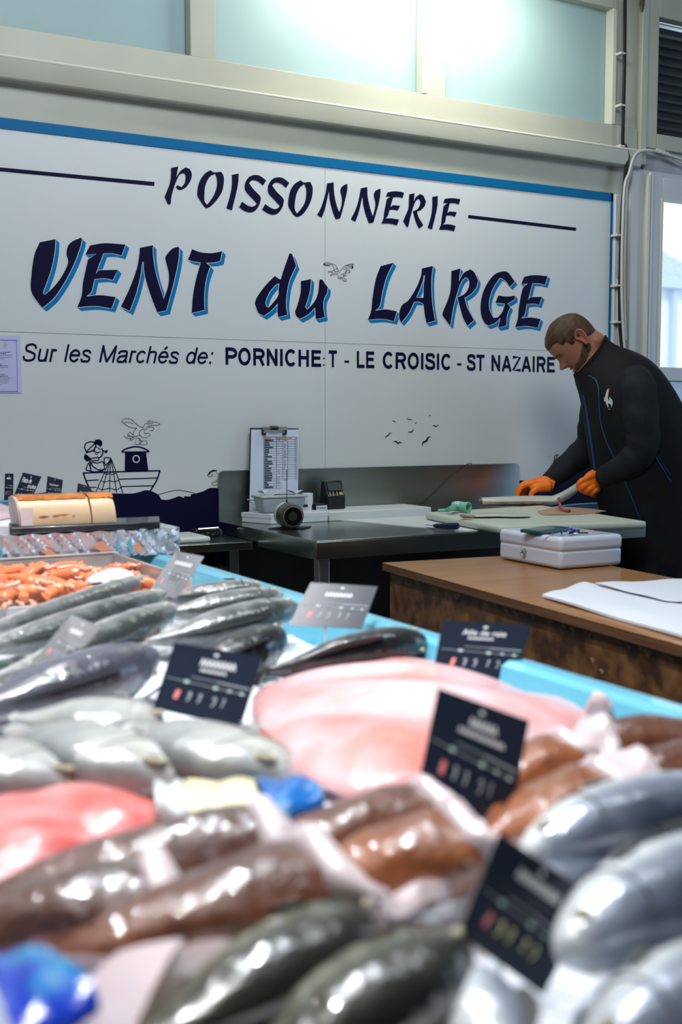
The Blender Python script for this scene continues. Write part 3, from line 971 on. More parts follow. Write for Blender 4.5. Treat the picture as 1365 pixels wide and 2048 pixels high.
box('underbench_shade', (BX0 + .03, -.075, .25), (BX1 - .03, -.07, BZ - .065), M_dark, bench)  # dark sheet stands in for the deep shade under the bench
# loose wire hanging over the splashback
mb = MB()
mb.tube(crom([ony(x, y, -0.034) for x, y in [(832, 1016), (850, 1003), (880, 975), (905, 950), (925, 935), (938, 927), (944, 927), (942, 933)]], 4), .0016, 5)
tag(mb.build('wire', M_blackc), 'thin dark wire hanging diagonally over the steel splashback', 'wire')

# things on the bench ------------------------------------------------
M_pe = pm('white_polyethylene', (0.62, 0.66, 0.66), 0.4, spec=.4, noise=(4, (0.57, 0.62, 0.61), .3, .7))
M_wplast = pm('white_plastic', (0.62, 0.66, 0.70), 0.35)
# raised white slab along the splashback
p = onz(505, 1043, BZ)
box('cutting_slab', (2.126, -0.235, BZ), (2.60, -0.035, BZ + .037), M_pe, None, bevel=.004)
o = bpy.data.objects['cutting_slab']
tag(o, 'thick white plastic slab lying along the splashback under the card terminal', 'board')
# thin white sheet under the board
q = [onz(777, 1041, BZ), onz(905, 1068, BZ), onz(1010, 1062, BZ), onz(1010, 1025, BZ), onz(800, 1030, BZ)]
mb = MB()
sh = [(2.17, -.2), (2.36, -.815), (2.62, -.815), (2.72, -.2)]
mb.hexa([(x, y, BZ) for x, y in sh], [(x, y, BZ + .003) for x, y in sh])
tag(mb.build('cutting_sheet', M_pe), 'thin white plastic sheet lying under the cutting board with the navy knife on it', 'sheet')

# clipboard leaning on the splashback
clip = thing('clipboard', (1.98, -0.06, BZ + .035), 'clipboard with a printed order list standing upright against the splashback', 'clipboard')
M_paper = pm('blueish_paper', (0.58, 0.64, 0.78), 0.6)
M_ink2 = pm('list_ink', (0.03, 0.035, 0.07), 0.7)


def qmap(tl, tr, br, bl, lift=0.0):
    tl, tr, br, bl = map(Vector, (tl, tr, br, bl))
    nrm = (tr - tl).cross(bl - tl).normalized()
    if nrm.dot(CAM - tl) < 0:
        nrm = -nrm

    def f(u, v):
        return (tl * (1 - u) + tr * u) * (1 - v) + (bl * (1 - u) + br * u) * v + nrm * lift
    return f, nrm


def slab4(name, tl, tr, br, bl, th, mat, parent, bevel=0.0):
    f, n = qmap(tl, tr, br, bl)
    mb = MB()
    a = [Vector(x) for x in (tl, tr, br, bl)]
    mb.hexa([x - n * th for x in a], a)
    return mb.build(name, mat, parent, bevel=bevel), n


yb, yt = -0.085, -0.045
cl = [ony(502, 857, yt), ony(599, 858, yt), ony(596, 1020, yb), ony(498, 1040, yb)]
slab4('board', cl[0] + V(0, .005, .002), cl[1] + V(0.0, .005, .002), cl[2] + V(0, .005, 0), cl[3] + V(.002, .005, 0), .004, M_black, clip)
slab4('paper', ony(503, 859, yt), ony(598, 859, yt), ony(596, 1018, yb), ony(499, 1038, yb), .003, M_paper, clip)
f, n = qmap(ony(528, 874, yt - .004), ony(594, 874, yt - .004), ony(594, 975, yb + .012), ony(528, 977, yb + .012), .001)
mb = MB()
N = 22
for i in range(N + 1):
    v = i / N
    ribbon(mb, [(0, v), (1, v)], .006, f)
for u in (0, .38, .57, .72, .95, 1):
    ribbon(mb, [(u, 0), (u, 1)], .012, f)
flat_build(mb, 'printed_grid', M_ink2, clip)
mb = MB()
for i in range(1, N):
    v = (i + .5) / N
    ribbon(mb, [(.02, v), (random.uniform(.1, .3), v)], .024, f)
    for u in (.42, .6, .62):
        if random.random() < .6:
            ribbon(mb, [(u, v), (u + random.uniform(.03, .08), v + random.uniform(-.01, .01))], .008, f)
flat_build(mb, 'printed_names', M_ink2, clip)
mb = MB()
for u0, u1 in ((.01, .2), (.4, .54), (.6, .68), (.76, .84)):
    ribbon(mb, [(u0, .022), (u1, .022)], .03, f)
flat_build(mb, 'printed_heading', pm('orange_ink', (.75, .28, .08), .7), clip)
mb = MB()
a, b = ony(524, 857, yt - .012), ony(574, 857, yt - .012)
mb.tube([a, b], .007, 8)
mb.build('clip_bar', pm('chrome_dull', (0.6, .57, .5), .25, 1), clip)
mb = MB()
for x in (526, 572):
    mb.tube([ony(x, 857, yt - .01), ony(x, 868, yt - .009), ony(x + (6 if x < 550 else -6), 868, yt - .009)], .0045, 6)
mb.tube([ony(541, 856, yt - .016), ony(556, 856, yt - .016)], .009, 6)
mb.build('clip_arm', M_black, clip)
pn = MB()
pn.tube([ony(497, 1000, -.075), ony(509, 1000, -.098)], .0025, 6)
pn.tube([ony(508, 1000, -.096), ony(511, 1000, -.10)], .005, 6)
pn.tube([ony(495, 1000, -.073), ony(498, 1000, -.076)], .005, 6)
tag(pn.build('metal_pin', M_steel), 'small metal pin clipped across the left edge of the clipboard', 'pin')

# white carton, translucent tub, roll, receipts
zs = BZ + .0
bx = thing('white_carton', (1.93, -.25, zs), 'low white cardboard box at the left end of the bench behind the black lens', 'box')
q = [onz(499, 1037, zs), onz(537, 1046, zs), onz(612, 1043, zs), onz(575, 1030, zs)]
mb = MB()
qa = [V(1.868, -.065, zs), V(1.868, -.20, zs), V(1.94, -.30, zs)]
A = [onz(499, 1036, zs), onz(538, 1046, zs), onz(640, 1042, zs), onz(600, 1031, zs)]
('carton', [tuple(round(c, 3) for c in p) for p in A])
A = [V(1.815, -.10, zs), V(1.875, -.238, zs), V(2.12, -.238, zs), V(2.12, -.10, zs)]
mb.hexa(A, [p + V(0, 0, .036) for p in A])
mb.build('box_body', M_wplast, bx, bevel=.004)
B = [p + V(0, 0, .0385) for p in A]
mb = MB()
mb.hexa([p + V(0, 0, -.02) + (p - (A[0] + A[2]) / 2) * .012 for p in B], [p + (p - (A[0] + A[2]) / 2) * .012 for p in B])
mb.build('lid', M_wplast, bx, bevel=.003)
o = box('orange_mark', (1.9, -.2402, zs + .025), (1.92, -.2375, zs + .033), pm('orange_mark', (.6, .2, .05), .6), bx)
M_tub = pm('translucent_plastic', (0.52, 0.58, 0.60), 0.25, trans=0.35, alpha=.75, noise=(9, (.42, .48, .52), .35, .7))
tub = thing('plastic_tub', (2.03, -.2, zs + .054), 'translucent plastic tub with a grey lid standing on the white box', 'tub')
mb = MB()
z0 = zs + .0405
mb.hexa([(1.86, -.215, z0), (2.02, -.215, z0), (2.02, -.14, z0), (1.86, -.14, z0)], [(1.848, -.222, z0 + .056), (2.033, -.222, z0 + .056), (2.033, -.13, z0 + .056), (1.848, -.13, z0 + .056)])
mb.build('tub_body', M_tub, tub, bevel=.008, seg=3)
mb = MB()
mb.box((1.843, -.226, z0 + .056), (2.038, -.126, z0 + .066))
mb.build('lid', pm('grey_lid', (.42, .46, .46), .35), tub, bevel=.004)
rl = MB()
c = onz(617, 1016, BZ + .036)
c = V(2.083, -.135, BZ + .0405)
rl.tube([c, c + V(0, 0, .065)], .022, 20)
o = rl.build('paper_roll', M_wplast, bevel=.002)
tag(o, 'white paper roll standing upright behind the plastic tub', 'paper roll')
z1 = z0 + .067
rc = [[(1.90, -.205), (1.99, -.215), (2.02, -.16), (1.93, -.145)], [(1.94, -.21), (2.03, -.2), (2.03, -.165), (1.96, -.15)], [(1.855, -.2), (1.90, -.18), (1.89, -.15), (1.85, -.17)]]
for k, r_ in enumerate(rc):
    mb = MB()
    zz = z1 + k * .003
    n_ = 8
    rows = []
    for i in range(n_ + 1):
        u = i / n_
        row = []
        for j in range(5):
            v = j / 4
            x = (r_[0][0] * (1 - u) + r_[1][0] * u) * (1 - v) + (r_[3][0] * (1 - u) + r_[2][0] * u) * v
            y = (r_[0][1] * (1 - u) + r_[1][1] * u) * (1 - v) + (r_[3][1] * (1 - u) + r_[2][1] * u) * v
            row.append(V(x, y, zz + .014 * abs(math.sin(u * 3.1 + k)) * (1 - .3 * v)))
        rows.append(row)
    mb.rings([[p for p in r2] + [p + V(0, 0, .0008) for p in reversed(r2)] for r2 in rows])
    tag(mb.build('receipt', M_paper), ['crumpled white receipt lying lowest on the tub lid', 'upper crumpled receipt lying on top of the others on the tub', 'small curled receipt at the left of the tub lid'][k], 'receipt', 'receipts on the tub')

# two small label boxes
for k, (xa, xb, tx) in enumerate([(602, 629, ''), (632, 655, 'E-smar')]):
    bxx = thing('label_box', onz((xa + xb) / 2, 1014, BZ + .035), ['small black box with a white label beside the paper roll', 'small dark box with a white printed end next to the card terminal'][k], 'box')
    a = onz(xa, 1013.5, BZ + .036)
    b = onz(xb, 1013.5, BZ + .036)
    a.x = ony(xa, 1010, -.155).x
    b.x = ony(xb, 1010, -.155).x
    box('box_body', (a.x, -.155, BZ + (.0375 if k else .0405)), (b.x, -.10, BZ + .062), M_black, bxx, bevel=.001)
    box('white_label', (a.x + (.006 if k == 0 else .002), -.156, BZ + .038), (b.x - (.012 if k == 0 else .001), -.1552, BZ + (.052 if k == 0 else .056)), M_wplast, bxx)
    if tx:
        mb = MB()
        text_fit(mb, tx, lambda u, v: V(a.x + .006 + u * (b.x - a.x - .012), -.1565, BZ + .043 + v), 0, 1, 0, .009, .02)
        flat_build(mb, 'label_text', M_ink2, bxx)

# round black lens shaped device with an aerial
dev = thing('round_lens_device', (1.95, -.33, BZ), 'round black glass-fronted device with a white rear shell and a thin upright aerial', 'camera')
cc = onz(578, 1050, BZ)
cc = atd(579, 1026, 4.16)
ax = Vector((CAM.x - cc.x, CAM.y - cc.y, 0)).normalized()
ax = (Matrix.Rotation(math.radians(16), 3, 'Z') @ ax)


def ringat(c, axis, r, n=28):
    a = axis.orthogonal().normalized()
    b = axis.cross(a)
    return [c + a * r * math.cos(2 * math.pi * i / n) + b * r * math.sin(2 * math.pi * i / n) for i in range(n)]


def lathe(name, c, axis, prof, mat, parent, n=28, cap=True, smooth=35):
    mb = MB()
    mb.rings([ringat(c + axis * t_, axis, max(r_, 1e-5), n) for t_, r_ in prof], cap)
    return mb.build(name, mat, parent, smooth=smooth)


R0 = .047
sc_ = R0 / .047
cc.z = BZ + R0 + .001
lathe('rear_shell', cc, ax, [(-.075, .02), (-.07, .035), (-.055, .044), (-.02, R0 - .001), (-.012, R0 - .001)], M_wplast, dev)
lathe('front_shell', cc, ax, [(-.012, R0), (.02, R0), (.040, R0 - .004), (.046, R0 - .008), (.046, .03)], pm('grey_brown_shell', (.045, .04, .03), .3, coat=.3), dev)
lathe('chrome_ring', cc, ax, [(.044, .0362), (.050, .0362), (.050, .034), (.044, .034)], pm('chrome', (.7, .7, .7), .15, 1), dev, cap=False)
lathe('glass_front', cc, ax, [(.046, .035), (.0485, .034), (.047, .02), (.044, .01), (.044, .001)], pm('black_glass', (.003, .003, .004), .25, spec=.25), dev)
mb = MB()
a_ = atd(574, 1000, 4.18)
mb.tube([a_, atd(574, 940, 4.18)], .0014, 6)
mb.tube([V(a_.x, a_.y, cc.z + .03), a_], .003, 6)
mb.build('aerial', M_black, dev)
mb = MB()
d = MB()
b0 = V(cc.x, cc.y, BZ + .001)
d.hexa([b0 + V(-.08, .01, 0), b0 + V(.03, -.05, 0), b0 + V(.09, .0, 0), b0 + V(.0, .05, 0)], [b0 + V(-.08, .01, .004), b0 + V(.03, -.05, .004), b0 + V(.09, 0, .004), b0 + V(.0, .05, .004)])
d.build('foot_plate', M_black, dev)

# payment terminal
tmY = onz(671, 1016.5, BZ + .037).y
print('terminal', tmY)
tm = thing('card_terminal', onz(670, 1015, BZ + .036), 'black card payment terminal with coloured keys standing on the white slab', 'card reader')
M_tblk = pm('terminal_black', (.012, .013, .014), .35)
cx = ony(671, 1010, -.13).x
W2 = .04
y0 = -.14
mb = MB()
pr = [(-.002, 0), (-.002, .052), (.01, .062), (.03, .112), (.055, .112), (.07, .03), (.07, 0)]
mb.rings([[(cx + s * W2, y0 + yy, BZ + .038 + zz) for yy, zz in pr] for s in (-1, 1)])
mb.build('terminal_body', M_tblk, tm, bevel=.004, seg=2)
f, n = qmap((cx - W2, y0 + .03 - .002, BZ + .036 + .112), (cx + W2, y0 + .028, BZ + .148), (cx + W2, y0 + .004, BZ + .092), (cx - W2, y0 + .004, BZ + .092), .004)
f2, _ = qmap((cx - W2, y0 + .026, BZ + .146), (cx + W2, y0 + .026, BZ + .146), (cx + W2, y0 + .002, BZ + .088), (cx - W2, y0 + .002, BZ + .088), .003)


def quad(name, f, u0, u1, v0, v1, mat, parent, th=.002):
    mb = MB()
    p = [f(u0, v0), f(u1, v0), f(u1, v1), f(u0, v1)]
    n = (p[1] - p[0]).cross(p[3] - p[0]).normalized()
    if n.dot(CAM - p[0]) < 0:
        n = -n
    mb.hexa([x - n * th for x in p], p)
    return mb.build(name, mat, parent)


quad('screen', f2, .12, .88, .08, .62, pm('screen_grey', (.06, .075, .08), .15), tm)
kc = {0: pm('key_white', (.6, .6, .6), .5), 1: pm('key_red', (.6, .08, .02), .5), 2: pm('key_yellow', (.7, .5, .05), .5), 3: pm('key_green', (.05, .45, .15), .5)}
kb = MB()
for c_ in range(3):
    for r_ in range(4):
        u = .12 + c_ * .2
        v = .70 + r_ * .075
        p = [f2(u, v), f2(u + .07, v), f2(u + .07, v + .03), f2(u, v + .03)]
        kb.add([x + V(0, -.0006, 0) for x in p], [(0, 1, 2, 3)])
flat_build(kb, 'key_legend', kc[0], tm)
for i in range(1, 4):
    quad('colour_key', f2, .70, .88, .70 + (i - 1) * .08, .77 + (i - 1) * .08, kc[i], tm)
box('paper_slot', (cx - .03, y0 - .003, BZ + .07), (cx + .03, y0 - .001, BZ + .073), pm('slot', (.03, .03, .03), .3), tm)

# navy handled knife
M_nh = pm('navy_handle', (.008, .01, .05), .35)
kn = thing('fish_knife', onz(885, 1052, BZ + .004), 'small knife with a thick navy handle lying on the white sheet', 'knife')
a, b, c_ = onz(849, 1049.5, BZ + .010), onz(874, 1052, BZ + .013), onz(919, 1052, BZ + .017)
mb = MB()
mb.tube([a + (b - a) * .8, b, b + (c_ - b) * .3, b + (c_ - b) * .7, c_ - (c_ - b) * .06, c_], [.006, .009, .010, .012, .012, .006], 10)
mb.build('handle', M_nh, kn)
mb = MB()
t_ = (b - a).normalized()
s_ = t_.cross(V(0, 0, 1)) * .01
mb.add([a, a + (b - a) * .35 + s_, b + s_, b - s_, a + V(0, 0, .0015), a + (b - a) * .35 + s_ + V(0, 0, .0015), b + s_ + V(0, 0, .0015), b - s_ + V(0, 0, .0015)],
       [(3, 2, 1, 0), (4, 5, 6, 7), (0, 1, 5, 4), (1, 2, 6, 5), (2, 3, 7, 6), (3, 0, 4, 7)])
mb.build('blade', pm('blade_steel', (.5, .5, .5), .2, 1), kn)

# big cream cutting board
M_board = pm('cream_board', (0.56, 0.60, 0.50), 0.45, noise=(3, (0.50, 0.55, 0.46), .3, .7), bump=(25, .1, .002))
BT = BZ + .033
bp = [onz(846, 1024, BT), onz(882, 1035, BT), onz(1000, 1052, BT), onz(1120, 1050, BT), onz(1296, 1041, BT), onz(1300, 1038, BT), onz(1190, 1021, BT), onz(1075, 1010, BT), onz(940, 1011, BT), onz(880, 1018, BT)]
print('board', [tuple(round(c, 2) for c in p) for p in bp])
bp = [onz(850, 1024, BT), onz(998, 1052, BT), onz(1296, 1042, BT), onz(1085, 1010, BT)]
mb = MB()
mb.hexa([p - V(0, 0, .029) for p in bp], bp)
cb = mb.build('cutting_board', M_board, None, bevel=.012, seg=3)
tag(cb, 'large cream cutting board with rounded corners under the fish being cut', 'cutting board')
M_cut = pm('skin_edge', (.18, .08, .04), .4, coat=.6, noise=(30, (.40, .2, .12), .35, .65))
st_ = MB()
pts = smooth_contour([(1075, 1022), (1120, 1014), (1180, 1017), (1215, 1022), (1180, 1027), (1120, 1030), (1085, 1030)])
fill(st_, [pts], lambda a, b: onz(a, b, BT + .0015))
o = flat_build(st_, 'fish_stain', pm('fish_stain', (.45, .22, .13), .4, noise=(15, (.5, .36, .25), .3, .7)), cb)

# green sharpener / scaler tool
gt = thing('green_tool', onz(915, 1018, BT), 'mint green plastic hand tool with an open round end lying on the cutting board', 'tool')
M_mint = pm('mint_plastic', (.20, .52, .38), .35)
a, b, c_, e_ = onz(877, 1021, BT + .012), onz(895, 1020, BT + .014), onz(906, 1014, BT + .03), onz(912, 1012, BT + .024)
mb = MB()
mb.tube(crom([a, b, c_, e_], 4), [.006] * 4 + [.009] * 4 + [.011] * 5, 10)
mb.build('handle', M_mint, gt)
t0_, t1_ = onz(908, 1012, BT + .024), onz(938, 1015, BT + .022)
axd = (t1_ - t0_).normalized()
mb = MB()
L_ = (t1_ - t0_).length
rg = [ringat(t0_ + axd * t, axd, r_, 20) for t, r_ in [(0, .010), (0, .018), (L_, .021), (L_, .017), (.01, .014)]]
mb.rings(rg, True)
mb.build('barrel', M_mint, gt)
mb = MB()
mb.tube([t0_ + axd * .012 + V(0, 0, .0005), t0_ + axd * .035 + V(0, 0, .0005)], .0195, 16)
mb.build('white_label', M_wplast, gt)

# fillet lying on board
M_fillet = pm('pale_fillet', (0.55, 0.58, 0.50), 0.3, coat=.5, noise=(14, (0.45, 0.47, 0.38), .35, .7), bump=(30, .2, .003))
fl = thing('fish_fillet', onz(1000, 1032, BT), 'long pale fish fillet lying flat on the front of the cutting board', 'fish fillet')


def flatloft(name, cl, widths, heights, mat, parent, n=12, up=V(0, 0, 1)):
    """loft of flattened ellipses along centre line points"""
    mb = MB()
    rings = []
    m = len(cl)
    for i, p in enumerate(cl):
        a = cl[max(0, i - 1)]
        b = cl[min(m - 1, i + 1)]
        t = (b - a).normalized()
        s = t.cross(up).normalized()
        u = s.cross(t)
        rings.append([p + s * math.cos(2 * math.pi * k / n) * widths[i] + u * math.sin(2 * math.pi * k / n) * heights[i] for k in range(n)])
    mb.rings(rings)
    return mb.build(name, mat, parent, smooth=60)


pp = crom([onz(x, y, BT + .008) for x, y in [(925, 1030), (950, 1031), (990, 1030), (1030, 1031), (1060, 1031)]], 3)
m_ = len(pp)
flatloft('flesh', pp, [.012 + .035 * math.sin(math.pi * min(1, (i + 1) / m_ * .9)) for i in range(m_)], [.007 - .003 * abs(i / m_ - .4) for i in range(m_)], M_fillet, fl)
pp2 = crom([onz(x, y, BT + .012) for x, y in [(924, 1031), (935, 1032), (946, 1033)]], 3)
flatloft('skin_scrap', pp2, [.012] * len(pp2), [.005] * len(pp2), M_cut, fl)
# whole fish with tail lifted
fish = thing('flat_white_fish', onz(1010, 1020, BT), 'long white-bellied fish being filleted, its tail end lifted in the left gloved hand', 'fish')
pp = crom([atd(962, 1018, 4.84), atd(990, 1014, 4.85), atd(1030, 1011, 4.87), atd(1070, 1009, 4.88), atd(1098, 1004, 4.87), atd(1122, 995, 4.86), atd(1142, 984, 4.83), atd(1160, 970, 4.79)], 4)
m_ = len(pp)
M_belly = pm('white_fish_belly', (.58, .62, .58), .35, coat=.4, noise=(9, (.50, .54, .50), .3, .7), bump=(40, .15, .002))
for p_ in pp:
    p_.z = max(p_.z, BT + .016)
wd = [.012 + .040 * math.sin(math.pi * min(1, .12 + i / m_ * .95)) ** .8 for i in range(m_)]
ht = [.015 + .006 * math.sin(math.pi * i / m_) for i in range(m_)]
flatloft('fish_body', pp, wd, ht, M_belly, fish)
pq = [p - V(0, 0, .009) - FH * .004 for p in pp[:15]]
flatloft('dark_flank', pq, [w_ * .95 for w_ in wd[:15]], [h_ * .75 for h_ in ht[:15]], M_cut, fish)
pf = atd(1021, 1004, 4.86)
mb = MB()
mb.tube([pf + V(0, 0, -.01), pf + V(0, 0, .01), pf + V(-.002, 0, .028)], [.006, .005, .001], 6)
mb.build('fin', pm('orange_fin', (.55, .2, .04), .4), fish)
mb = MB()
pc = [onz(x, y, BT + .008) for x, y in [(1118, 1012), (1124, 1019), (1140, 1022)]]
pc[0].z += .03
mb.tube(crom(pc, 4), .006, 8)
tag(mb.build('red_scrap', pm('red_flesh', (.30, .03, .02), .3, coat=.6)), 'dark red scrap of fish gut lying on the cutting board', 'fish scrap')

# side counter left of the bench -------------------------------------
sc2 = thing('side_counter', (1.3, -.2, 0), 'low steel counter between the fish stall and the work bench', 'counter')
zt2 = .865
box('counter_top', (.6, -.36, zt2 - .03), (1.742, -.02, zt2), M_steelT, sc2, bevel=.003)
box('counter_body', (.62, -.34, .05), (1.50, -.03, zt2 - .03), pm('beige_panel', (.30, .28, .25), .6), sc2)
pt = thing('black_tool_case', onz(415, 1072, zt2), 'small black open tool case with metal pieces lying on the low side counter', 'case')
a, b = onz(392, 1078, zt2), onz(440, 1078, zt2)
yc = -.14
xa, xb = a.x, b.x
xa, xb = ony(391, 1072, yc).x, ony(441, 1072, yc).x
box('case_body', (xa, yc, zt2), (xb, yc + .06, zt2 + .03), M_tblk, pt, bevel=.006)
mb = MB()
mb.tube([V(xa + .01, yc - .004, zt2 + .031), V(xb - .01, yc - .004, zt2 + .033), V(xb + .004, yc - .004, zt2 + .02), V(xb + .004, yc, zt2 + .006)], .003, 6)
mb.build('handle', pm('chrome', (.7, .7, .7), .15, 1), pt)
for k in range(4):
    x = xa + .02 + k * (xb - xa) / 4.5
    box('metal_piece', (x, yc - .004, zt2 + .006 + (k % 2) * .006), (x + .012, yc - .001, zt2 + .014 + (k % 2) * .006), pm('chrome', (.7, .7, .7), .15, 1), pt)
o = box('white_cloth', (.9, -.3, zt2), (ony(390, 1072, -.12).x - .01, -.1, zt2 + .02), M_pe, None, bevel=.008)
tag(o, 'folded pale cloth lying on the side counter left of the black tool case', 'cloth')

# ================================================================ WOODEN TABLE
M_ply = pm('varnished_ply', (0.25, 0.105, 0.032), 0.3, coat=.2, coat_rough=.15, spec=.35, noise=(4, (0.34, 0.16, 0.052), .3, .7), stretch=(1, 6, 1), bump=(12, .04, .002))
M_chip = pm('dark_particle_board', (0.045, 0.020, 0.010), 0.45, coat=.25, coat_rough=.3, noise=(17, (0.25, 0.115, 0.04), .38, .72, 5), bump=(18, .35, .006))
M_edge = pm('ply_edge', (0.16, 0.075, 0.035), .5, noise=(3, (.09, .04, .02), .4, .6), stretch=(1, 1, 90))
tbl = thing('wooden_table', (2.2, -1.9, 0), 'wooden counter with a varnished plywood top and dark mottled board sides', 'table')
TZ = .87
FLc = onz(765, 1125, TZ)
FLn = onz(1365, 1290, TZ)
dr = (FLn - FLc).normalized()
NL = FLc + dr * 2.05
BRc = onz(1206, 1104, TZ)
BRc = FLc + V(.62, .0, 0)
sd = V(-dr.y, dr.x, 0)
if sd.x < 0:
    sd = -sd
WT = .60
tp = [FLc, NL, NL + sd * WT, FLc + sd * WT]
mb = MB()
mb.hexa([p - V(0, 0, .004) for p in tp], tp)
mb.build('table_top', M_ply, tbl, bevel=.0015)
mb = MB()
mb.hexa([p - V(0, 0, .024) for p in tp], [p - V(0, 0, .0045) for p in tp])
mb.build('top_edge', M_edge, tbl)
ins = .018
i0 = FLc - V(0, 0, .0245) + sd * ins + dr * ins
i1 = NL - V(0, 0, .0245) + sd * ins - dr * ins
i2 = NL - V(0, 0, .0245) + sd * (WT - ins) - dr * ins
i3 = FLc - V(0, 0, .0245) + sd * (WT - ins) + dr * ins
# rough front panel with a ragged upper edge
mb = MB()
pl_ = [i0, i1, i2, i3]
mb.hexa([V(p.x, p.y, 0) for p in pl_], [p - V(0, 0, .001) for p in pl_])
board_mesh = mb
n_board = len(mb.f)
random.seed(5)
L_ = (i1 - i0).length
tdir = (i1 - i0).normalized()
for k in range(52):
    t = random.uniform(.0, L_ * .97)
    zc_ = -random.uniform(.008, .016) if k < 38 else -random.uniform(.03, .25)
    p = i0 + tdir * t + V(0, 0, zc_) - sd * .0012
    l_ = random.uniform(.01, .04) if k < 38 else .02
    q = [p, p + tdir * l_ * .6 - V(0, 0, random.uniform(.002, .012)), p + tdir * l_ - V(0, 0, .001), p + tdir * l_ * .5 + V(0, 0, .003)]
    mb.add(q, [(0, 1, 2, 3)])
M_chipL = pm('pale_splinter', (0.30, 0.20, 0.11), .6)
sbo = flat_build(mb, 'side_board', M_chip, tbl)
sbo.data.materials.append(M_chipL)
for k, p in enumerate(sbo.data.polygons):
    if k >= n_board:
        p.material_index = 1

# cash box ------------------------------------------------------------
M_cash = pm('white_enamel', (.66, .70, .80), .25, coat=.4, noise=(4, (.62, .66, .77), .3, .7))
cbx = thing('cash_box', onz(1121, 1141, TZ), 'white enamelled metal cash box with a round lock standing on the wooden table', 'cash box')
c1_ = onz(1121, 1141, TZ)
cL = onz(998, 1118, TZ)
cR = onz(1243, 1135, TZ)
eL = cL - c1_
eR = cR - c1_
eRn = V(-eL.y, eL.x, 0).normalized()
if eRn.dot(eR) < 0:
    eRn = -eRn
eR = eRn * .235
print('cash', eL.length, (cR - c1_).length)
cq = [c1_, c1_ + eR, c1_ + eR + eL, c1_ + eL]
zsplit = .058
mb = MB()
mb.hexa([p + V(0, 0, .002) for p in cq], [p + V(0, 0, zsplit) for p in cq])
mb.build('box_body', M_cash, cbx, bevel=.012, seg=4)
ctr = (cq[0] + cq[2]) / 2
cq2 = [p + (p - ctr) * .012 for p in cq]
mb = MB()
mb.hexa([p + V(0, 0, zsplit - .008) for p in cq2], [p + V(0, 0, .096) for p in cq2])
mb.build('lid', M_cash, cbx, bevel=.014, seg=4)
nrm = -eR.normalized()
lp = c1_ + eL * .57 + V(0, 0, .034) + nrm * .001
lathe('lock', lp, nrm, [(0, .014), (.004, .013), (.005, .010), (.002, .009), (.003, .007)], pm('chrome', (.7, .7, .7), .15, 1), cbx, n=16)
# phone and keys on the cash box
ph = thing('phone', onz(1085, 1062, TZ + .097), 'smartphone in a dark teal case lying on the cash box', 'phone')
pa, pb, pc_, pd = onz(1037, 1064, TZ + .1), onz(1075, 1068, TZ + .1), onz(1144, 1060, TZ + .1), onz(1105, 1054, TZ + .1)
pq_ = [pa, pb, pc_, pd]
pc0 = sum(pq_, V(0, 0, 0)) / 4
e1_ = ((pc_ - pb) + (pd - pa)).normalized()
e2_ = V(-e1_.y, e1_.x, 0)
pq_ = [pc0 + e1_ * s * .078 + e2_ * t * .038 for s, t in ((-1, -1), (1, -1), (1, 1), (-1, 1))]
mb = MB()
mb.hexa([p - V(0, 0, .0025) for p in pq_], [p + V(0, 0, .008) for p in pq_])
mb.build('phone_case', pm('teal_case', (.02, .09, .085), .4), ph, bevel=.003)
mb = MB()
qq = [pc0 + e1_ * s * .072 + e2_ * t * .033 for s, t in ((-1, -1), (1, -1), (1, 1), (-1, 1))]
mb.hexa([p + V(0, 0, .0078) for p in qq], [p + V(0, 0, .0088) for p in qq])
mb.build('screen', pm('screen_dark', (.02, .05, .09), .1, coat=.5), ph)
ks = thing('key_ring', onz(1135, 1066, TZ + .098), 'bunch of keys on a blue cord lying beside the phone on the cash box', 'keys')
kp = onz(1130, 1067, TZ + .1)
mb = MB()
random.seed(3)
for k in range(5):
    a = kp + V(random.uniform(-.02, .02), random.uniform(-.02, .02), random.uniform(.0, .006))
    mb.tube(crom([a, a + V(random.uniform(-.03, .03), random.uniform(-.03, .03), .008), a + V(random.uniform(-.02, .04), random.uniform(-.02, .02), .001)], 4), .0028, 6)
mb.build('blue_cord', pm('blue_cord', (.01, .05, .28), .6), ks)
for dx, dy, a_ in ((.0, -.03, .3), (.03, -.015, -.6), (-.045, -.005, 2.6)):
    mb = MB()
    c_ = kp + V(dx, dy, .001)
    lathe_r = ringat(c_, V(0, 0, 1), .010, 14)
    mb.rings([lathe_r, [p + V(0, 0, .002) for p in lathe_r]])
    dd = V(math.cos(a_), math.sin(a_), 0)
    mb.tube([c_ + V(0, 0, .001) + dd * .008, c_ + V(0, 0, .001) + dd * .036], .003, 4)
    mb.build('key', pm('chrome', (.7, .7, .7), .15, 1), ks)

# white paper sheets on the table at right
M_wp = pm('white_paper', (.70, .73, .80), .6, noise=(5, (.66, .69, .77), .3, .7))


def wavy(name, pts_px, z, th, mat, label, cat, amp=.004, group=None):
    P4 = [onz(a, b, z) for a, b in pts_px]
    rows = []
    for i in range(13):
        u = i / 12
        row = []
        for j in range(13):
            v = j / 12
            p = (P4[0] * (1 - u) + P4[1] * u) * (1 - v) + (P4[3] * (1 - u) + P4[2] * u) * v
            row.append(p + V(0, 0, amp * (1 + math.sin(u * 9 + v * 4) * math.sin(v * 7 + 1))))
        rows.append(row)
    mb = MB()
    mb.rings([[p + V(0, 0, th) for p in r] + [p for p in reversed(r)] for r in rows])
    return tag(mb.build(name, mat, None, smooth=50), label, cat, group)


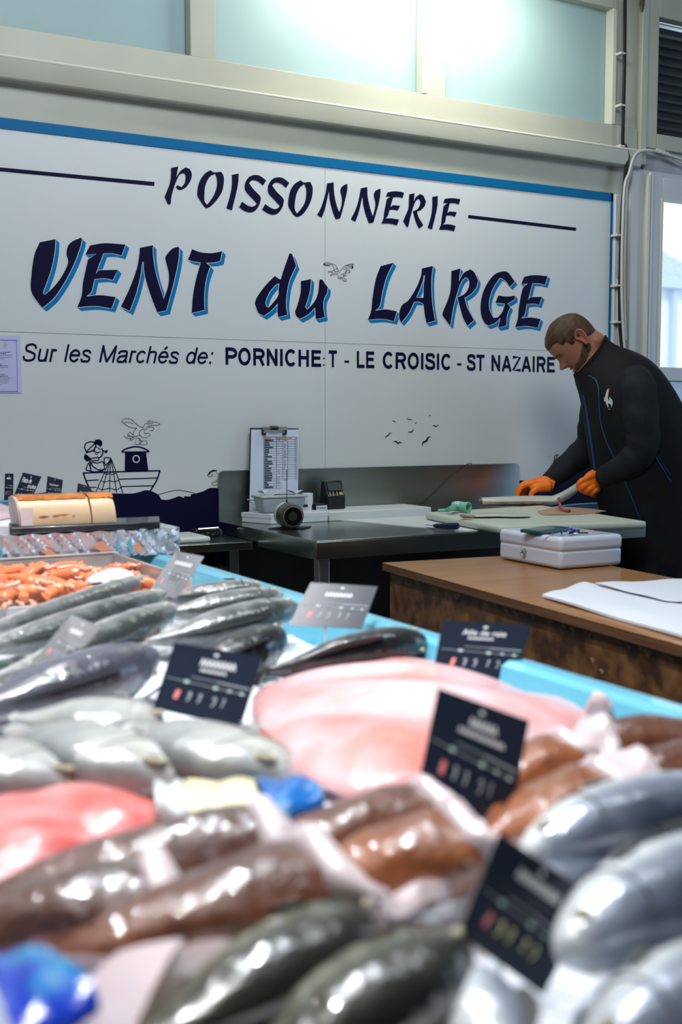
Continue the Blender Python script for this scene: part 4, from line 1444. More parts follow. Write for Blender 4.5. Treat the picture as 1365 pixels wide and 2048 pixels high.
wavy('paper_stack', [(1085, 1196), (1170, 1170), (1500, 1245), (1440, 1300)], TZ + .001, .006, M_wp, 'stack of white wrapping paper lying on the near edge of the wooden table', 'paper', .0025)
wavy('paper_sheet', [(1190, 1168), (1365, 1160), (1480, 1215), (1330, 1202)], TZ + .0145, .001, M_wp, 'upper white paper sheet lying across the wrapping paper at the right edge', 'paper', .002)

# ================================================================ THE MAN
DM = 4.75


def M(px, py, off=0.0):
    """point at the man's depth, off metres nearer to the camera"""
    return atd(px, py, DM - off)


man = thing('person', V(3.50, -.52, 0), 'person in black bodywarmer and dark sleeves with orange gloves, bending over the cutting board', 'person')
M_skin = pm('skin', (.33, .135, .075), .5, noise=(18, (.38, .165, .095), .3, .7), sss=.12)
M_vest = pm('black_softshell', (.0045, .005, .006), .75, spec=.25, noise=(30, (.007, .008, .009), .3, .7), bump=(14, .12, .012))
M_sleeve = pm('charcoal_sleeve', (.011, .013, .016), .8, spec=.25, noise=(30, (.015, .018, .022), .3, .7), bump=(11, .3, .02))
M_trous = pm('black_trousers', (.004, .0045, .007), .85, spec=.2, noise=(20, (.006, .007, .009), .3, .7))
M_orange = pm('orange_glove', (.95, .19, .004), .45, noise=(12, (.88, .165, .003), .3, .7), bump=(35, .15, .003))
M_hair = pm('brown_hair', (.085, .042, .014), .6, noise=(60, (.038, .018, .008), .35, .65), bump=(160, .5, .002), stretch=(1, 1, .35))
M_stub = pm('beard', (.045, .022, .012), .8, noise=(90, (.12, .055, .03), .35, .7), bump=(200, .4, .001))

# head in local coordinates: x forward, y to the person's left (towards camera), z up
HC = M(1148, 686)
PT = math.radians(53)
hx = (-RV) * math.cos(PT) - V(0, 0, 1) * math.sin(PT)
hz = V(0, 0, 1) * math.cos(PT) + (-RV) * math.sin(PT)
hy = -FH
tw = Matrix.Rotation(math.radians(-6), 3, V(0, 0, 1))
hx, hy, hz = tw @ hx, tw @ hy, tw @ hz


def HL(x, y, z):
    return HC + hx * x + hy * y + hz * z


def bumpf(v, c, s):
    return math.exp(-((v - c) / s) ** 2)


# profile: z, front x, back x, half width
HP = [(-.118, .062, .02, .022), (-.108, .080, -.005, .036), (-.092, .087, -.03, .046), (-.075, .086, -.055, .054), (-.055, .085, -.075, .060), (-.035, .086, -.088, .065),
      (-.015, .087, -.095, .069), (.005, .086, -.099, .072), (.025, .091, -.101, .075), (.045, .092, -.100, .077), (.065, .087, -.095, .075), (.085, .072, -.080, .067),
      (.100, .052, -.060, .052), (.110, .028, -.038, .033), (.116, .004, -.012, .010)]


def head_pt(zi, th_, infl=0.0):
    # interpolate the profile
    for i in range(len(HP) - 1):
        if HP[i][0] <= zi <= HP[i + 1][0]:
            t = (zi - HP[i][0]) / (HP[i + 1][0] - HP[i][0])
            a, b = HP[i], HP[i + 1]
            fx, bx_, hw = [a[k] + (b[k] - a[k]) * t for k in (1, 2, 3)]
            break
    else:
        fx, bx_, hw = (HP[0] if zi < HP[0][0] else HP[-1])[1:]
    cx_ = -.008 if fx > .02 and bx_ < -.02 else (fx + bx_) / 2
    c, s = math.cos(th_), math.sin(th_)
    rx = (fx - cx_) if c > 0 else (cx_ - bx_)
    e = .86
    x = cx_ + rx * math.copysign(abs(c) ** e, c)
    y = hw * math.copysign(abs(s) ** e, s)
    if c > 0:
        # nose
        x += .033 * bumpf(zi, -.026, .015) * bumpf(y, 0, .013) + .012 * bumpf(zi, -.004, .018) * bumpf(y, 0, .010)
        # nostril wings
        x += .008 * bumpf(zi, -.032, .007) * bumpf(abs(y), .012, .006)
        # brow ridge and eye sockets
        x += .004 * bumpf(zi, .022, .009) * bumpf(abs(y), .026, .022)
        x -= .013 * bumpf(zi, .003, .010) * bumpf(abs(y), .031, .014)
        x += .005 * bumpf(zi, .001, .006) * bumpf(abs(y), .031, .009)
        # lips and chin
        x += .008 * bumpf(zi, -.057, .005) * bumpf(y, 0, .018)
        x -= .006 * bumpf(zi, -.064, .0035) * bumpf(y, 0, .022)
        x += .007 * bumpf(zi, -.071, .005) * bumpf(y, 0, .015)
        x -= .005 * bumpf(zi, -.082, .006) * bumpf(y, 0, .02)
        x += .007 * bumpf(zi, -.100, .012) * bumpf(y, 0, .018)
        # cheek hollow
        x -= .004 * bumpf(zi, -.045, .02) * bumpf(abs(y), .045, .012)
    if infl:
        L = math.sqrt(x * x + y * y + zi * zi)
        k = 1 + infl / max(L, .03)
        x, y, zi = x * k, y * k, zi * k
    return x, y, zi


NA = 72
body = MB()
rings = []
for i in range(64):
    z_ = -.118 + .234 * i / 63
    rings.append([HL(*head_pt(z_, 2 * math.pi * k / NA)) for k in range(NA)])
body.rings(rings)


def oval(c, ax_, a, b, n=24, ref=None):
    ax_ = ax_.normalized()
    u = (ref - ax_ * ref.dot(ax_)).normalized()
    w = ax_.cross(u)
    return [c + u * a * math.cos(2 * math.pi * k / n) + w * b * math.sin(2 * math.pi * k / n) for k in range(n)]


# neck
ncl = [HL(-.045, 0, .0), HL(-.05, 0, -.06), M(1180, 706), M(1196, 735), M(1212, 780)]
body.rings([oval(p, (ncl[min(4, i + 1)] - ncl[max(0, i - 1)]), r_, r_ * .93, 24, FH) for i, (p, r_) in enumerate(zip(ncl, [.055, .058, .060, .064, .08]))])

# torso pairs (front px, back px, half width)
TP = [((1150, 752), (1209, 674), .072), ((1153, 766), (1232, 690), .095), ((1161, 786), (1272, 706), .165), ((1167, 808), (1304, 728), .205), ((1172, 840), (1338, 772), .222), ((1178, 885), (1372, 836), .222),
      ((1186, 940), (1398, 915), .205), ((1197, 1000), (1412, 1000), .19), ((1214, 1070), (1420, 1090), .19), ((1230, 1150), (1420, 1180), .195)]


def torso(scale_in, wscale, pairs=TP):
    rg = []
    for (fx_, fy_), (bx_, by_), hw in pairs:
        A_, B_ = M(fx_, fy_), M(bx_, by_)
        c = (A_ + B_) / 2
        u = (B_ - A_) / 2 * scale_in
        w_ = FH * hw * wscale
        n = 40
        rg.append([c + u * math.copysign(abs(math.cos(2 * math.pi * k / n)) ** .85, math.cos(2 * math.pi * k / n)) + w_ * math.copysign(abs(math.sin(2 * math.pi * k / n)) ** .85, math.sin(2 * math.pi * k / n)) for k in range(n)])
    return rg


def densify(rg, n=4):
    cols = [crom([r[k] for r in rg], n) for k in range(len(rg[0]))]
    return [[cols[k][i] for k in range(len(cols))] for i in range(len(cols[0]))]


body.rings(densify(torso(.86, .86)))
NEAR = [(M(1268, 752, .14), .060), (M(1277, 782, .19), .076), (M(1283, 840, .21), .072), (M(1286, 893, .20), .066), (M(1262, 925, .17), .062), (M(1232, 943, .12), .054), (M(1205, 958, .06), .043)]
FAR = [(M(1215, 775, -.17), .07), (M(1200, 810, -.22), .078), (M(1190, 850, -.23), .072), (M(1183, 888, -.24), .066), (M(1160, 912, -.24), .062), (M(1128, 938, -.23), .052), (M(1096, 966, -.22), .036)]
for A_ in (NEAR, FAR):
    p = crom([a for a, r in A_], 4)
    rr = [r * .8 for a, r in A_]
    r2 = []
    for i in range(len(A_) - 1):
        for k in range(4):
            r2.append(rr[i] + (rr[i + 1] - rr[i]) * k / 4)
    r2.append(rr[-1])
    body.tube(p, r2, 16)
# legs under the trousers
hip = (M(1325, 1165), )
LEGS = []
for s in (-1, 1):
    h_ = M(1325, 1160, .09 * s)
    k_ = V(h_.x - .01, h_.y, .48)
    a_ = V(h_.x + .03, h_.y, .07)
    LEGS.append((h_, k_, a_))
    body.tube([h_ + V(0, 0, .05), h_, (h_ + k_) / 2, k_, (k_ + a_) / 2 , a_], [.08, .085, .07, .055, .05, .035], 16)
bo = body.build('body', M_skin, man, smooth=60)
rm = bo.modifiers.new('remesh', 'REMESH')
rm.mode = 'VOXEL'
rm.voxel_size = .0042
rm.use_smooth_shade = True
sm = bo.modifiers.new('smooth', 'SMOOTH')
sm.iterations = 2
sm.factor = .4

# ear
er = MB()
ec = HL(-.010, .070, -.012)
for i in range(1):
    pts = [(.006, -.028), (-.006, -.030), (-.016, -.012), (-.024, .010), (-.022, .026), (-.010, .034), (.004, .030), (.012, .016), (.008, .002), (.004, -.012)]
    E_ = [HL(-.025 + x, .0735 + (.010 if x < -.01 else .003), -.010 + z_) for x, z_ in pts]
    er.tube(crom(E_ + [E_[0]], 4), .0045, 8)
    c_ = HL(-.028, .073, -.008)
    er.rings([[c_ + (p - c_) * .9 + hy * -.004 for p in E_], [c_ + (p - c_) * .85 + hy * .004 for p in E_], [c_ + (p - c_) * .35 for p in E_]])
er.build('ear', pm('ear_skin', (.42, .13, .08), .5, sss=.2, noise=(20, (.36, .11, .07), .3, .7)), man, smooth=70)
mb = MB()
c_ = HL(-.022, .081, -.043)
mb.rings([ringat(c_, hx, .004, 8), ringat(c_ + hx * .003, hx, .004, 8)])
mb.build('earring', pm('chrome', (.7, .7, .7), .15, 1), man)
# eye line, brow
for s in (1, -1):
    mb = MB()
    mb.tube(crom([HL(head_pt(.002, math.asin(min(1, y_ / .072)))[0] + .0015, s * y_, .002 - .004 * abs((y_ - .03) / .014)) for y_ in (.018, .024, .030, .037, .043)], 3), .0013, 6)
    mb.build('eyelash', M_stub, man)
    mb = MB()
    mb.tube(crom([HL(head_pt(z_, math.asin(min(1, y_ / .075)))[0] + .002, s * y_, z_) for y_, z_ in ((.014, .018), (.024, .022), (.036, .024), (.048, .019))], 3), [.0015] + [.0032] * 7 + [.002] * 2, 6)
    mb.build('eyebrow', M_stub, man)
# lips
mb = MB()
for z_, r_ in ((-.058, .0035), (-.0715, .004)):
    mb.tube(crom([HL(head_pt(z_, y_ / .07)[0] - .0005, y_, z_ - .003 * abs(y_) / .02) for y_ in (-.022, -.012, 0, .012, .022)], 4), [.001] + [r_] * 15 + [.001], 8)
mb.build('lips', pm('lip_skin', (.36, .09, .07), .4), man)


def head_patch(name, test, infl, mat, th_pow=1):
    mb = MB()
    NZ, NT = 110, 150
    idx = {}
    zmin = -.118
    grid = [[head_pt(-.118 + .2345 * i / NZ, 2 * math.pi * k / NT) for k in range(NT)] for i in range(NZ + 1)]
    vs, fs = [], []
    for i in range(NZ + 1):
        for k in range(NT):
            x, y, z_ = grid[i][k]
            d = test(x, y, z_)
            L = math.sqrt(x * x + y * y + z_ * z_)
            kk = 1 + (infl * min(1, max(-1, d / .012)) + .0002) / max(L, .03)
            vs.append(HL(x * kk, y * kk, z_ * kk))
            idx[i, k] = d
    for i in range(NZ):
        for k in range(NT):
            k2 = (k + 1) % NT
            q = [(i, k), (i, k2), (i + 1, k2), (i + 1, k)]
            if max(idx[a] for a in q) > -.0025:
                fs.append(tuple(a * NT + b for a, b in q))
    # cap
    fs.append(tuple(NZ * NT + k for k in range(NT)))
    if idx[NZ, 0] < 0:
        fs.pop()
    mb.add(vs, fs)
    me = bpy.data.meshes.new(name)
    bm = bmesh.new()
    vv = [bm.verts.new(v) for v in mb.v]
    for f_ in mb.f:
        bm.faces.new([vv[i] for i in f_])
    bmesh.ops.delete(bm, geom=[v for v in bm.verts if not v.link_faces], context='VERTS')
    bmesh.ops.recalc_face_normals(bm, faces=bm.faces)
    bm.to_mesh(me)
    bm.free()
    return link(name, me, mat, man, smooth=60)


def hair_test(x, y, z_):
    # positive inside hair: above a line from the front hairline down behind the ear
    line = .064 if x > .062 else (.064 - (.062 - x) * .55 if x > .03 else (.046 - (.03 - x) * 1.0 if x > -.02 else -.004 - (-.02 - x) * .75))
    if x > .0 and x < .04 and abs(y) > .05:
        line = min(line, .03 - (x < .018) * .03 - 0)
    return z_ - line


head_patch('hair', hair_test, .0065, M_hair)


def beard_test(x, y, z_):
    # jaw line strip and chin, with moustache
    jaw = min(x - (-.03), -.03 - z_ + .0 + (.05 - x) * .35, .1)
    a = -(z_ + .062 - (.05 - min(x, .05)) * .48)
    a = min(a, x + .028)
    # clear lips
    lip = 1 - bumpf(z_, -.064, .011) * bumpf(y, 0, .026) * 2
    mou = .004 - abs(z_ + .049) if (abs(y) < .026 and x > .05) else -1
    a = a if lip > 0 else -.01
    a = min(a, .02)
    return max(a, mou)


head_patch('beard', beard_test, .0012, M_stub)

# vest -----------------------------------------------------------------
vest = MB()
vr = densify(torso(1.0, 1.0), 5)
vest.rings(vr)
vo = vest.build('bodywarmer', M_vest, man, smooth=60)
# stand-up collar
cl_ = MB()
ca = [M(1150, 752), M(1209, 674)]
rr_ = []
for k_, sc3 in ((0, 1.0), (1, 1.03), (2, .93), (3, .90)):
    A_, B_ = (M(1149, 750), M(1211, 671)) if k_ in (1, 2) else (M(1156, 770), M(1228, 696))
    c = (A_ + B_) / 2
    u = (B_ - A_) / 2 * sc3
    w_ = FH * .078 * sc3
    rr_.append([c + u * math.cos(2 * math.pi * k / 32) + w_ * math.sin(2 * math.pi * k / 32) for k in range(32)])
cl_.rings(rr_ + [rr_[0]], cap=False)
cl_.build('collar', M_vest, man, smooth=60)


def sleeve(A_, name, seedv):
    random.seed(seedv)
    p = crom([a for a, r in A_], 6)
    r2 = []
    for i in range(len(A_) - 1):
        for k in range(6):
            r2.append(A_[i][1] + (A_[i + 1][1] - A_[i][1]) * k / 6)
    r2.append(A_[-1][1])
    mb = MB()
    n = 24
    rings = []
    side = None
    for i, q in enumerate(p):
        a = p[max(0, i - 1)]
        b = p[min(len(p) - 1, i + 1)]
        t = (b - a).normalized()
        side = t.orthogonal().normalized() if side is None else (side - t * side.dot(t)).normalized()
        o = t.cross(side)
        rg = []
        for k in range(n):
            an = 2 * math.pi * k / n
            f_ = 1 + .05 * math.sin(i * 1.15 + 1.5 * math.sin(an)) * math.sin(an * 1 + seedv) + .025 * math.sin(i * 2.3 + an * 2)
            rg.append(q + (side * math.cos(an) + o * math.sin(an)) * r2[i] * f_)
        rings.append(rg)
    mb.rings(rings)
    o = mb.build(name, M_sleeve, man, smooth=70, subsurf=1)
    return o


sleeve(NEAR, 'sleeve', 1)
sleeve(FAR, 'sleeve', 2)
mb = MB()
for (h_, k_, a_) in LEGS:
    pass
for i, (h_, k_, a_) in enumerate(LEGS):
    mb = MB()
    mb.tube(crom([h_ + V(0, 0, .08), h_, (h_ + k_) / 2, k_, (k_ + a_) / 2, a_], 3), [.10, .105, .105, .105, .10, .098, .092, .088, .083, .08, .079, .077, .076, .075, .074, .073][:16], 20)
    mb.build('trouser_leg', M_trous, man, smooth=60)
    f_ = V(a_.x, a_.y, 0)
    d_ = -RV
    mb = MB()
    mb.rings([[f_ + d_ * x + FH * (w_ * math.cos(t_)) + V(0, 0, .05 * (1 - abs(x - .03) * 3) * (1 + math.sin(t_)) * hh) for t_ in [2 * math.pi * k / 14 for k in range(14)]] for x, w_, hh in ((-.09, .03, .9), (-.06, .042, 1.1), (0, .045, 1.1), (.08, .05, .8), (.15, .045, .6), (.19, .02, .4))])
    mb.build('shoe', M_trous, man, smooth=60)
mb = MB()
mb.rings(densify([[M(1325, y, 0) + RV * (w_ * math.cos(t_)) + FH * (.19 * math.sin(t_)) for t_ in [2 * math.pi * k / 28 for k in range(28)]] for y, w_ in ((1120, .19), (1150, .19), (1185, .17))], 2))
mb.build('trouser_seat', M_trous, man, smooth=60)

# details projected on the clothing --------------------------------------
bpy.context.view_layer.update()


def bvh_of(objs):
    vs, fs = [], []
    dg = bpy.context.evaluated_depsgraph_get()
    for o in objs:
        e = o.evaluated_get(dg)
        me = e.to_mesh()
        n = len(vs)
        vs += [o.matrix_world @ v.co for v in me.vertices]
        fs += [tuple(i + n for i in p.vertices) for p in me.polygons]
        e.to_mesh_clear()
    return BVHTree.FromPolygons(vs, fs)


BV = bvh_of([vo, bpy.data.objects['collar']])


def onsurf(px, py, lift, bvh=None):
    d = ray(px, py).normalized()
    h_, n_, i_, dist = (bvh or BV).ray_cast(CAM, d)
    if h_ is None:
        return None
    return CAM + d * (dist - lift)


def seam(name, pts, r, mat, parent=None):
    q = [onsurf(a, b, r * .3) for a, b in curve2(pts, 6)]
    q = [x for x in q if x is not None]
    mb = MB()
    mb.tube(q, r, 6)
    return mb.build(name, mat, parent or man, smooth=60)


M_zip = pm('blue_piping', (.004, .035, .16), .5)
seam('zip', [(1178, 752), (1190, 758), (1197, 772), (1199, 800), (1202, 840), (1211, 876), (1224, 905), (1238, 935), (1250, 962), (1262, 990), (1270, 1010), (1281, 1040)], .0030, M_zip)
seam('zip_edge', [(1168, 790), (1173, 815), (1178, 845), (1183, 880), (1188, 915), (1192, 945)], .0065, M_zip)
seam('pocket_zip', [(1307, 898), (1315, 918), (1328, 940), (1343, 965)], .0035, M_zip)
seam('pocket_zip', [(1309, 896), (1319, 914), (1333, 938), (1341, 950)], .0022, M_zip)
# emblem on the chest
FL = (1190, 750, 22.75)


def emblem(name, polys, mat):
    mb = MB()
    for c in polys:
        c = smooth_contour(c, 3)
        fill(mb, [c], lambda a, b: onsurf(FL[0] + a / FL[2], FL[1] + b / FL[2], .0025) or M(1214, 800, .2))
    return flat_build(mb, name, mat, man)


emblem('chest_emblem', [[(635, 595), (630, 800), (610, 1040), (640, 1140), (800, 1290), (770, 1380), (640, 1280), (620, 1330), (640, 1530), (540, 1340), (490, 1180), (440, 1230), (430, 1030), (475, 1000), (510, 860), (560, 700)],
                        [(665, 985), (760, 1090), (820, 1200), (815, 1330), (790, 1420), (740, 1500), (770, 1400), (800, 1300), (670, 1150)], [(640, 1545), (720, 1550), (655, 1590)]], pm('emblem_white', (.55, .58, .62), .6))
emblem('chest_emblem', [[(640, 590), (690, 600), (680, 740), (630, 860)]], pm('emblem_red', (.4, .01, .02), .6))


# gloved hands ------------------------------------------------------------
def skin_hand(name, verts, edges, root=0):
    me = bpy.data.meshes.new(name)
    me.from_pydata([v[0] for v in verts], edges, [])
    o = bpy.data.objects.new(name, me)
    COL.objects.link(o)
    md = o.modifiers.new('skin', 'SKIN')
    md.use_smooth_shade = True
    for i, v in enumerate(verts):
        r_ = v[1]
        me.skin_vertices[0].data[i].radius = (r_, v[2]) if len(v) > 2 else (r_, r_)
    me.skin_vertices[0].data[root].use_root = True
    s_ = o.modifiers.new('sub', 'SUBSURF')
    s_.levels = 2
    s_.render_levels = 2
    me.materials.append(M_orange)
    o.parent = man
    o.matrix_parent_inverse = man.matrix_basis.inverted()
    return o


def remesh_hand(name, chains):
    """chains of (point, radius): tapered tubes merged into one continuous glove"""
    mb = MB()
    for ch in chains:
        p = crom([c[0] for c in ch], 5)
        rr = []
        for i in range(len(ch) - 1):
            for k in range(5):
                rr.append(ch[i][1] + (ch[i + 1][1] - ch[i][1]) * k / 5)
        rr.append(ch[-1][1])
        # rounded end
        d = (p[-1] - p[-2]).normalized()
        p = p + [p[-1] + d * rr[-1] * .6, p[-1] + d * rr[-1] * .9]
        rr = rr + [rr[-1] * .75, rr[-1] * .35]
        mb.tube(p, rr, 12)
    o = mb.build(name, M_orange, man, smooth=60)
    r_ = o.modifiers.new('remesh', 'REMESH')
    r_.mode = 'VOXEL'
    r_.voxel_size = .0022
    r_.use_smooth_shade = True
    s_ = o.modifiers.new('smooth', 'SMOOTH')
    s_.iterations = 4
    s_.factor = .5
    return o


def MF(px, py, off):
    return atd(px, py, 4.96 - off)


# right hand (far): pressed on the fish, fingers bent down
g = remesh_hand('glove', [
    [(MF(1108, 968, 0), .032), (MF(1096, 966, 0), .033), (MF(1082, 967, .0), .031), (MF(1070, 970, .0), .026)],
    [(MF(1100, 960, -.02), .024), (MF(1080, 963, -.03), .022), (MF(1062, 968, -.03), .018)],
    [(MF(1100, 972, .02), .026), (MF(1080, 974, .025), .024), (MF(1066, 974, .025), .018)],
    # index
    [(MF(1078, 969, .022), .016), (MF(1060, 968, .028), .0125), (MF(1046, 973, .028), .0115), (MF(1037, 986, .028), .0105), (MF(1033, 1001, .028), .009)],
    # middle
    [(MF(1078, 967, .004), .016), (MF(1058, 965, .006), .0125), (MF(1044, 971, .006), .0115), (MF(1036, 985, .006), .0105), (MF(1034, 1001, .006), .009)],
    # ring
    [(MF(1078, 965, -.016), .015), (MF(1060, 966, -.016), .012), (MF(1048, 972, -.016), .011), (MF(1042, 985, -.016), .010), (MF(1041, 1000, -.016), .0085)],
    # little
    [(MF(1080, 966, -.034), .014), (MF(1064, 968, -.036), .011), (MF(1054, 974, -.036), .010), (MF(1050, 985, -.036), .009), (MF(1049, 998, -.036), .008)],
    # thumb
    [(MF(1092, 974, .025), .018), (MF(1075, 978, .045), .0145), (MF(1066, 984, .05), .0125), (MF(1062, 993, .05), .011), (MF(1061, 1002, .05), .0095)],
])
g['label'] = 'orange rubber glove pressing on the fish'


def MN(px, py, off):
    return atd(px, py, 4.72 - off)


g = remesh_hand('glove', [
    [(MN(1212, 962, 0), .036), (MN(1200, 961, 0), .037), (MN(1186, 962, .0), .036), (MN(1176, 964, 0), .030)],
    [(MN(1204, 952, 0), .026), (MN(1190, 950, 0), .024), (MN(1178, 955, 0), .02)],
    [(MN(1206, 972, .0), .026), (MN(1188, 974, .0), .024), (MN(1176, 972, .0), .02)],
    # thumb along the top, pinching the tail
    [(MN(1192, 950, .02), .018), (MN(1180, 952, .03), .015), (MN(1171, 960, .03), .0125), (MN(1163, 968, .024), .010)],
    # fingers curled round the tail
    [(MN(1180, 958, .02), .016), (MN(1166, 961, .035), .0125), (MN(1158, 969, .032), .011), (MN(1161, 978, .015), .0105), (MN(1170, 980, .0), .009)],
    [(MN(1182, 966, .02), .016), (MN(1170, 971, .037), .0125), (MN(1162, 978, .03), .011), (MN(1168, 983, .012), .0105), (MN(1176, 983, .0), .009)],
    [(MN(1190, 972, .02), .015), (MN(1180, 978, .034), .0120), (MN(1173, 984, .024), .0105), (MN(1180, 987, .006), .0095)],
    [(MN(1198, 976, .015), .014), (MN(1190, 982, .028), .0115), (MN(1184, 988, .018), .010), (MN(1190, 990, .004), .009)],
])
g['label'] = 'orange rubber glove holding up the fish tail'
# dark blade edge under the right glove: filleting knife
kn2 = thing('filleting_knife', MF(1050, 1003, 0), 'dark thin filleting knife held in the right orange glove against the fish', 'knife')
mb = MB()
a, b = MF(1034, 1004.5, .0), MF(1062, 1003, .03)
mb.tube([a, (a + b) / 2, b], [.003, .006, .005], 6)
mb.build('handle', M_tblk, kn2)

# ================================================================ FISH STALL
IZ = .885
M_tray = pm('pale_blue_tray', (.13, .43, .57), .25, coat=.6, noise=(4, (.115, .40, .54), .3, .7))
stall = thing('fish_stall', (.3, -2.5, 0), 'long fish stall with a pale blue plastic tray rim holding crushed ice', 'fish stall')
SX_0, SX_1, SY_0, SY_1 = -.75, 1.085, -4.0, -1.0
mb = MB()
prof = [(0, .915), (0, .945), (-.004, .952), (-.03, .952), (-.042, .945), (-.075, .87)]


def ringrect(d, z):
    return [V(SX_0 - d, SY_0 - d, z), V(SX_1 + d, SY_0 - d, z), V(SX_1 + d, SY_1 + d, z), V(SX_0 - d, SY_1 + d, z)]


mb.rings([ringrect(d, z) for d, z in prof], cap=False)
mb.box((SX_0 + .07, SY_0 + .07, .862), (SX_1 - .07, SY_1 - .07, .872))
mb.build('tray_rim', M_tray, stall, smooth=30)
M_body = pm('stall_side', (.25, .27, .28), .6, noise=(3, (.2, .22, .23), .3, .7))
box('stall_body', (SX_0 + .06, SY_0 + .06, .12), (SX_1 - .05, SY_1 - .06, .86), M_body, stall)
for x, y in ((SX_0 + .1, SY_0 + .1), (SX_1 - .15, SY_0 + .1), (SX_0 + .1, SY_1 - .2), (SX_1 - .15, SY_1 - .2)):
    box('leg', (x, y, 0), (x + .05, y + .05, .12), M_steel, stall)

# crushed ice
M_ice = pm('crushed_ice_mat', (.74, .78, .84), .25, coat=.3, sss=.25, noise=(60, (.62, .67, .75), .35, .7), bump=(120, .9, .006))


def nz(x, y, s):
    return math.sin(x * s + 1.3 * math.sin(y * s * .7)) * math.cos(y * s * 1.1 + .7 * math.sin(x * s * .8 + 2))


mb = MB()
NX, NY = 110, 190
x0, x1, y0_, y1_ = SX_0 + .05, SX_1 - .047, SY_0 + .05, SY_1 - .05
for j in range(NY + 1):
    for i in range(NX + 1):
        x = x0 + (x1 - x0) * i / NX
        y = y0_ + (y1_ - y0_) * j / NY
        z = IZ + .006 * nz(x, y, 9) + .004 * nz(x, y, 31) + random.uniform(-.003, .003)
        mb.v.append((x, y, z))
for j in range(NY):
    for i in range(NX):
        a = j * (NX + 1) + i
        mb.f.append((a, a + 1, a + NX + 2, a + NX + 1))
me = bpy.data.meshes.new('crushed_ice')
me.from_pydata(mb.v, [], mb.f)
ice = link('crushed_ice', me, M_ice, None, smooth=80)
tag(ice, 'bed of white crushed ice filling the fish stall tray', 'ice', kind='stuff')


def ramp_mat(name, stops, rough=.3, coat=.7, metal=0.0, h=1.0, nscale=14, namt=.3, bump=(75, .7, .003), spots=None, axis='Z', sss=0.0, coat_rough=.06):
    """colour ramp across the body height (object z in -h..h) disturbed by noise"""
    m = bpy.data.materials.new(name)
    m.use_nodes = True
    nt = m.node_tree
    b = nt.nodes['Principled BSDF']
    b.inputs['Roughness'].default_value = rough
    b.inputs['Coat Weight'].default_value = coat
    b.inputs['Coat Roughness'].default_value = coat_rough
    b.inputs['Metallic'].default_value = metal
    if sss:
        b.inputs['Subsurface Weight'].default_value = sss
        b.inputs['Subsurface Radius'].default_value = (.03, .012, .008)
        b.inputs['Subsurface Scale'].default_value = 1
    tc = nt.nodes.new('ShaderNodeTexCoord')
    sp = nt.nodes.new('ShaderNodeSeparateXYZ')
    nt.links.new(tc.outputs['Object'], sp.inputs[0])
    mr = nt.nodes.new('ShaderNodeMapRange')
    mr.inputs['From Min'].default_value = -h
    mr.inputs['From Max'].default_value = h
    nt.links.new(sp.outputs[axis], mr.inputs['Value'])
    n = nt.nodes.new('ShaderNodeTexNoise')
    n.inputs['Scale'].default_value = nscale
    n.inputs['Detail'].default_value = 5
    nt.links.new(tc.outputs['Object'], n.inputs['Vector'])
    ma = nt.nodes.new('ShaderNodeMath')
    ma.operation = 'MULTIPLY_ADD'
    nt.links.new(n.outputs['Fac'], ma.inputs[0])
    ma.inputs[1].default_value = namt * 2
    ma.inputs[2].default_value = -namt
    ad = nt.nodes.new('ShaderNodeMath')
    ad.operation = 'ADD'
    nt.links.new(mr.outputs[0], ad.inputs[0])
    nt.links.new(ma.outputs[0], ad.inputs[1])
    r = nt.nodes.new('ShaderNodeValToRGB')
    els = r.color_ramp.elements
    for i, (p, c) in enumerate(stops):
        e = els[i] if i < 2 else els.new(p)
        e.position = p
        e.color = (*c, 1)
    nt.links.new(ad.outputs[0], r.inputs[0])
    out = r.outputs[0]
    if spots:
        n3 = nt.nodes.new('ShaderNodeTexNoise')
        n3.inputs['Scale'].default_value = spots[0]
        n3.inputs['Detail'].default_value = 6
        nt.links.new(tc.outputs['Object'], n3.inputs['Vector'])
        r3 = nt.nodes.new('ShaderNodeValToRGB')
        r3.color_ramp.elements[0].position = spots[2]
        r3.color_ramp.elements[1].position = spots[3]
        mx = nt.nodes.new('ShaderNodeMix')
        mx.data_type = 'RGBA'
        nt.links.new(n3.outputs['Fac'], r3.inputs[0])
        nt.links.new(r3.outputs[0], mx.inputs['Factor'])
        nt.links.new(out, mx.inputs[6])
        mx.inputs[7].default_value = (*spots[1], 1)
        out = mx.outputs[2]
    nt.links.new(out, b.inputs['Base Color'])
    n2 = nt.nodes.new('ShaderNodeTexNoise')
    n2.inputs['Scale'].default_value = bump[0]
    n2.inputs['Detail'].default_value = 2
    nt.links.new(tc.outputs['Object'], n2.inputs['Vector'])
    bp = nt.nodes.new('ShaderNodeBump')
    bp.inputs['Strength'].default_value = bump[1]
    bp.inputs['Distance'].default_value = bump[2]
    nt.links.new(n2.outputs['Fac'], bp.inputs['Height'])
    nt.links.new(bp.outputs[0], b.inputs['Normal'])
    nt.links.new(bp.outputs[0], b.inputs['Coat Normal'])
    return m


M_eye = pm('fish_eye', (.01, .01, .012), .05, coat=1)
M_eyer = pm('fish_eye_ring', (.45, .42, .3), .3)
HPROF = [(0, .06), (.03, .30), (.08, .52), (.15, .74), (.25, .93), (.35, 1.0), (.5, .96), (.62, .80), (.74, .58), (.84, .37), (.91, .25), (.95, .24)]


def interp(tab, t):
    for i in range(len(tab) - 1):
        if t <= tab[i + 1][0]:
            a, b = tab[i], tab[i + 1]
            return a[1] + (b[1] - a[1]) * max(0, (t - a[0])) / (b[0] - a[0])
    return tab[-1][1]


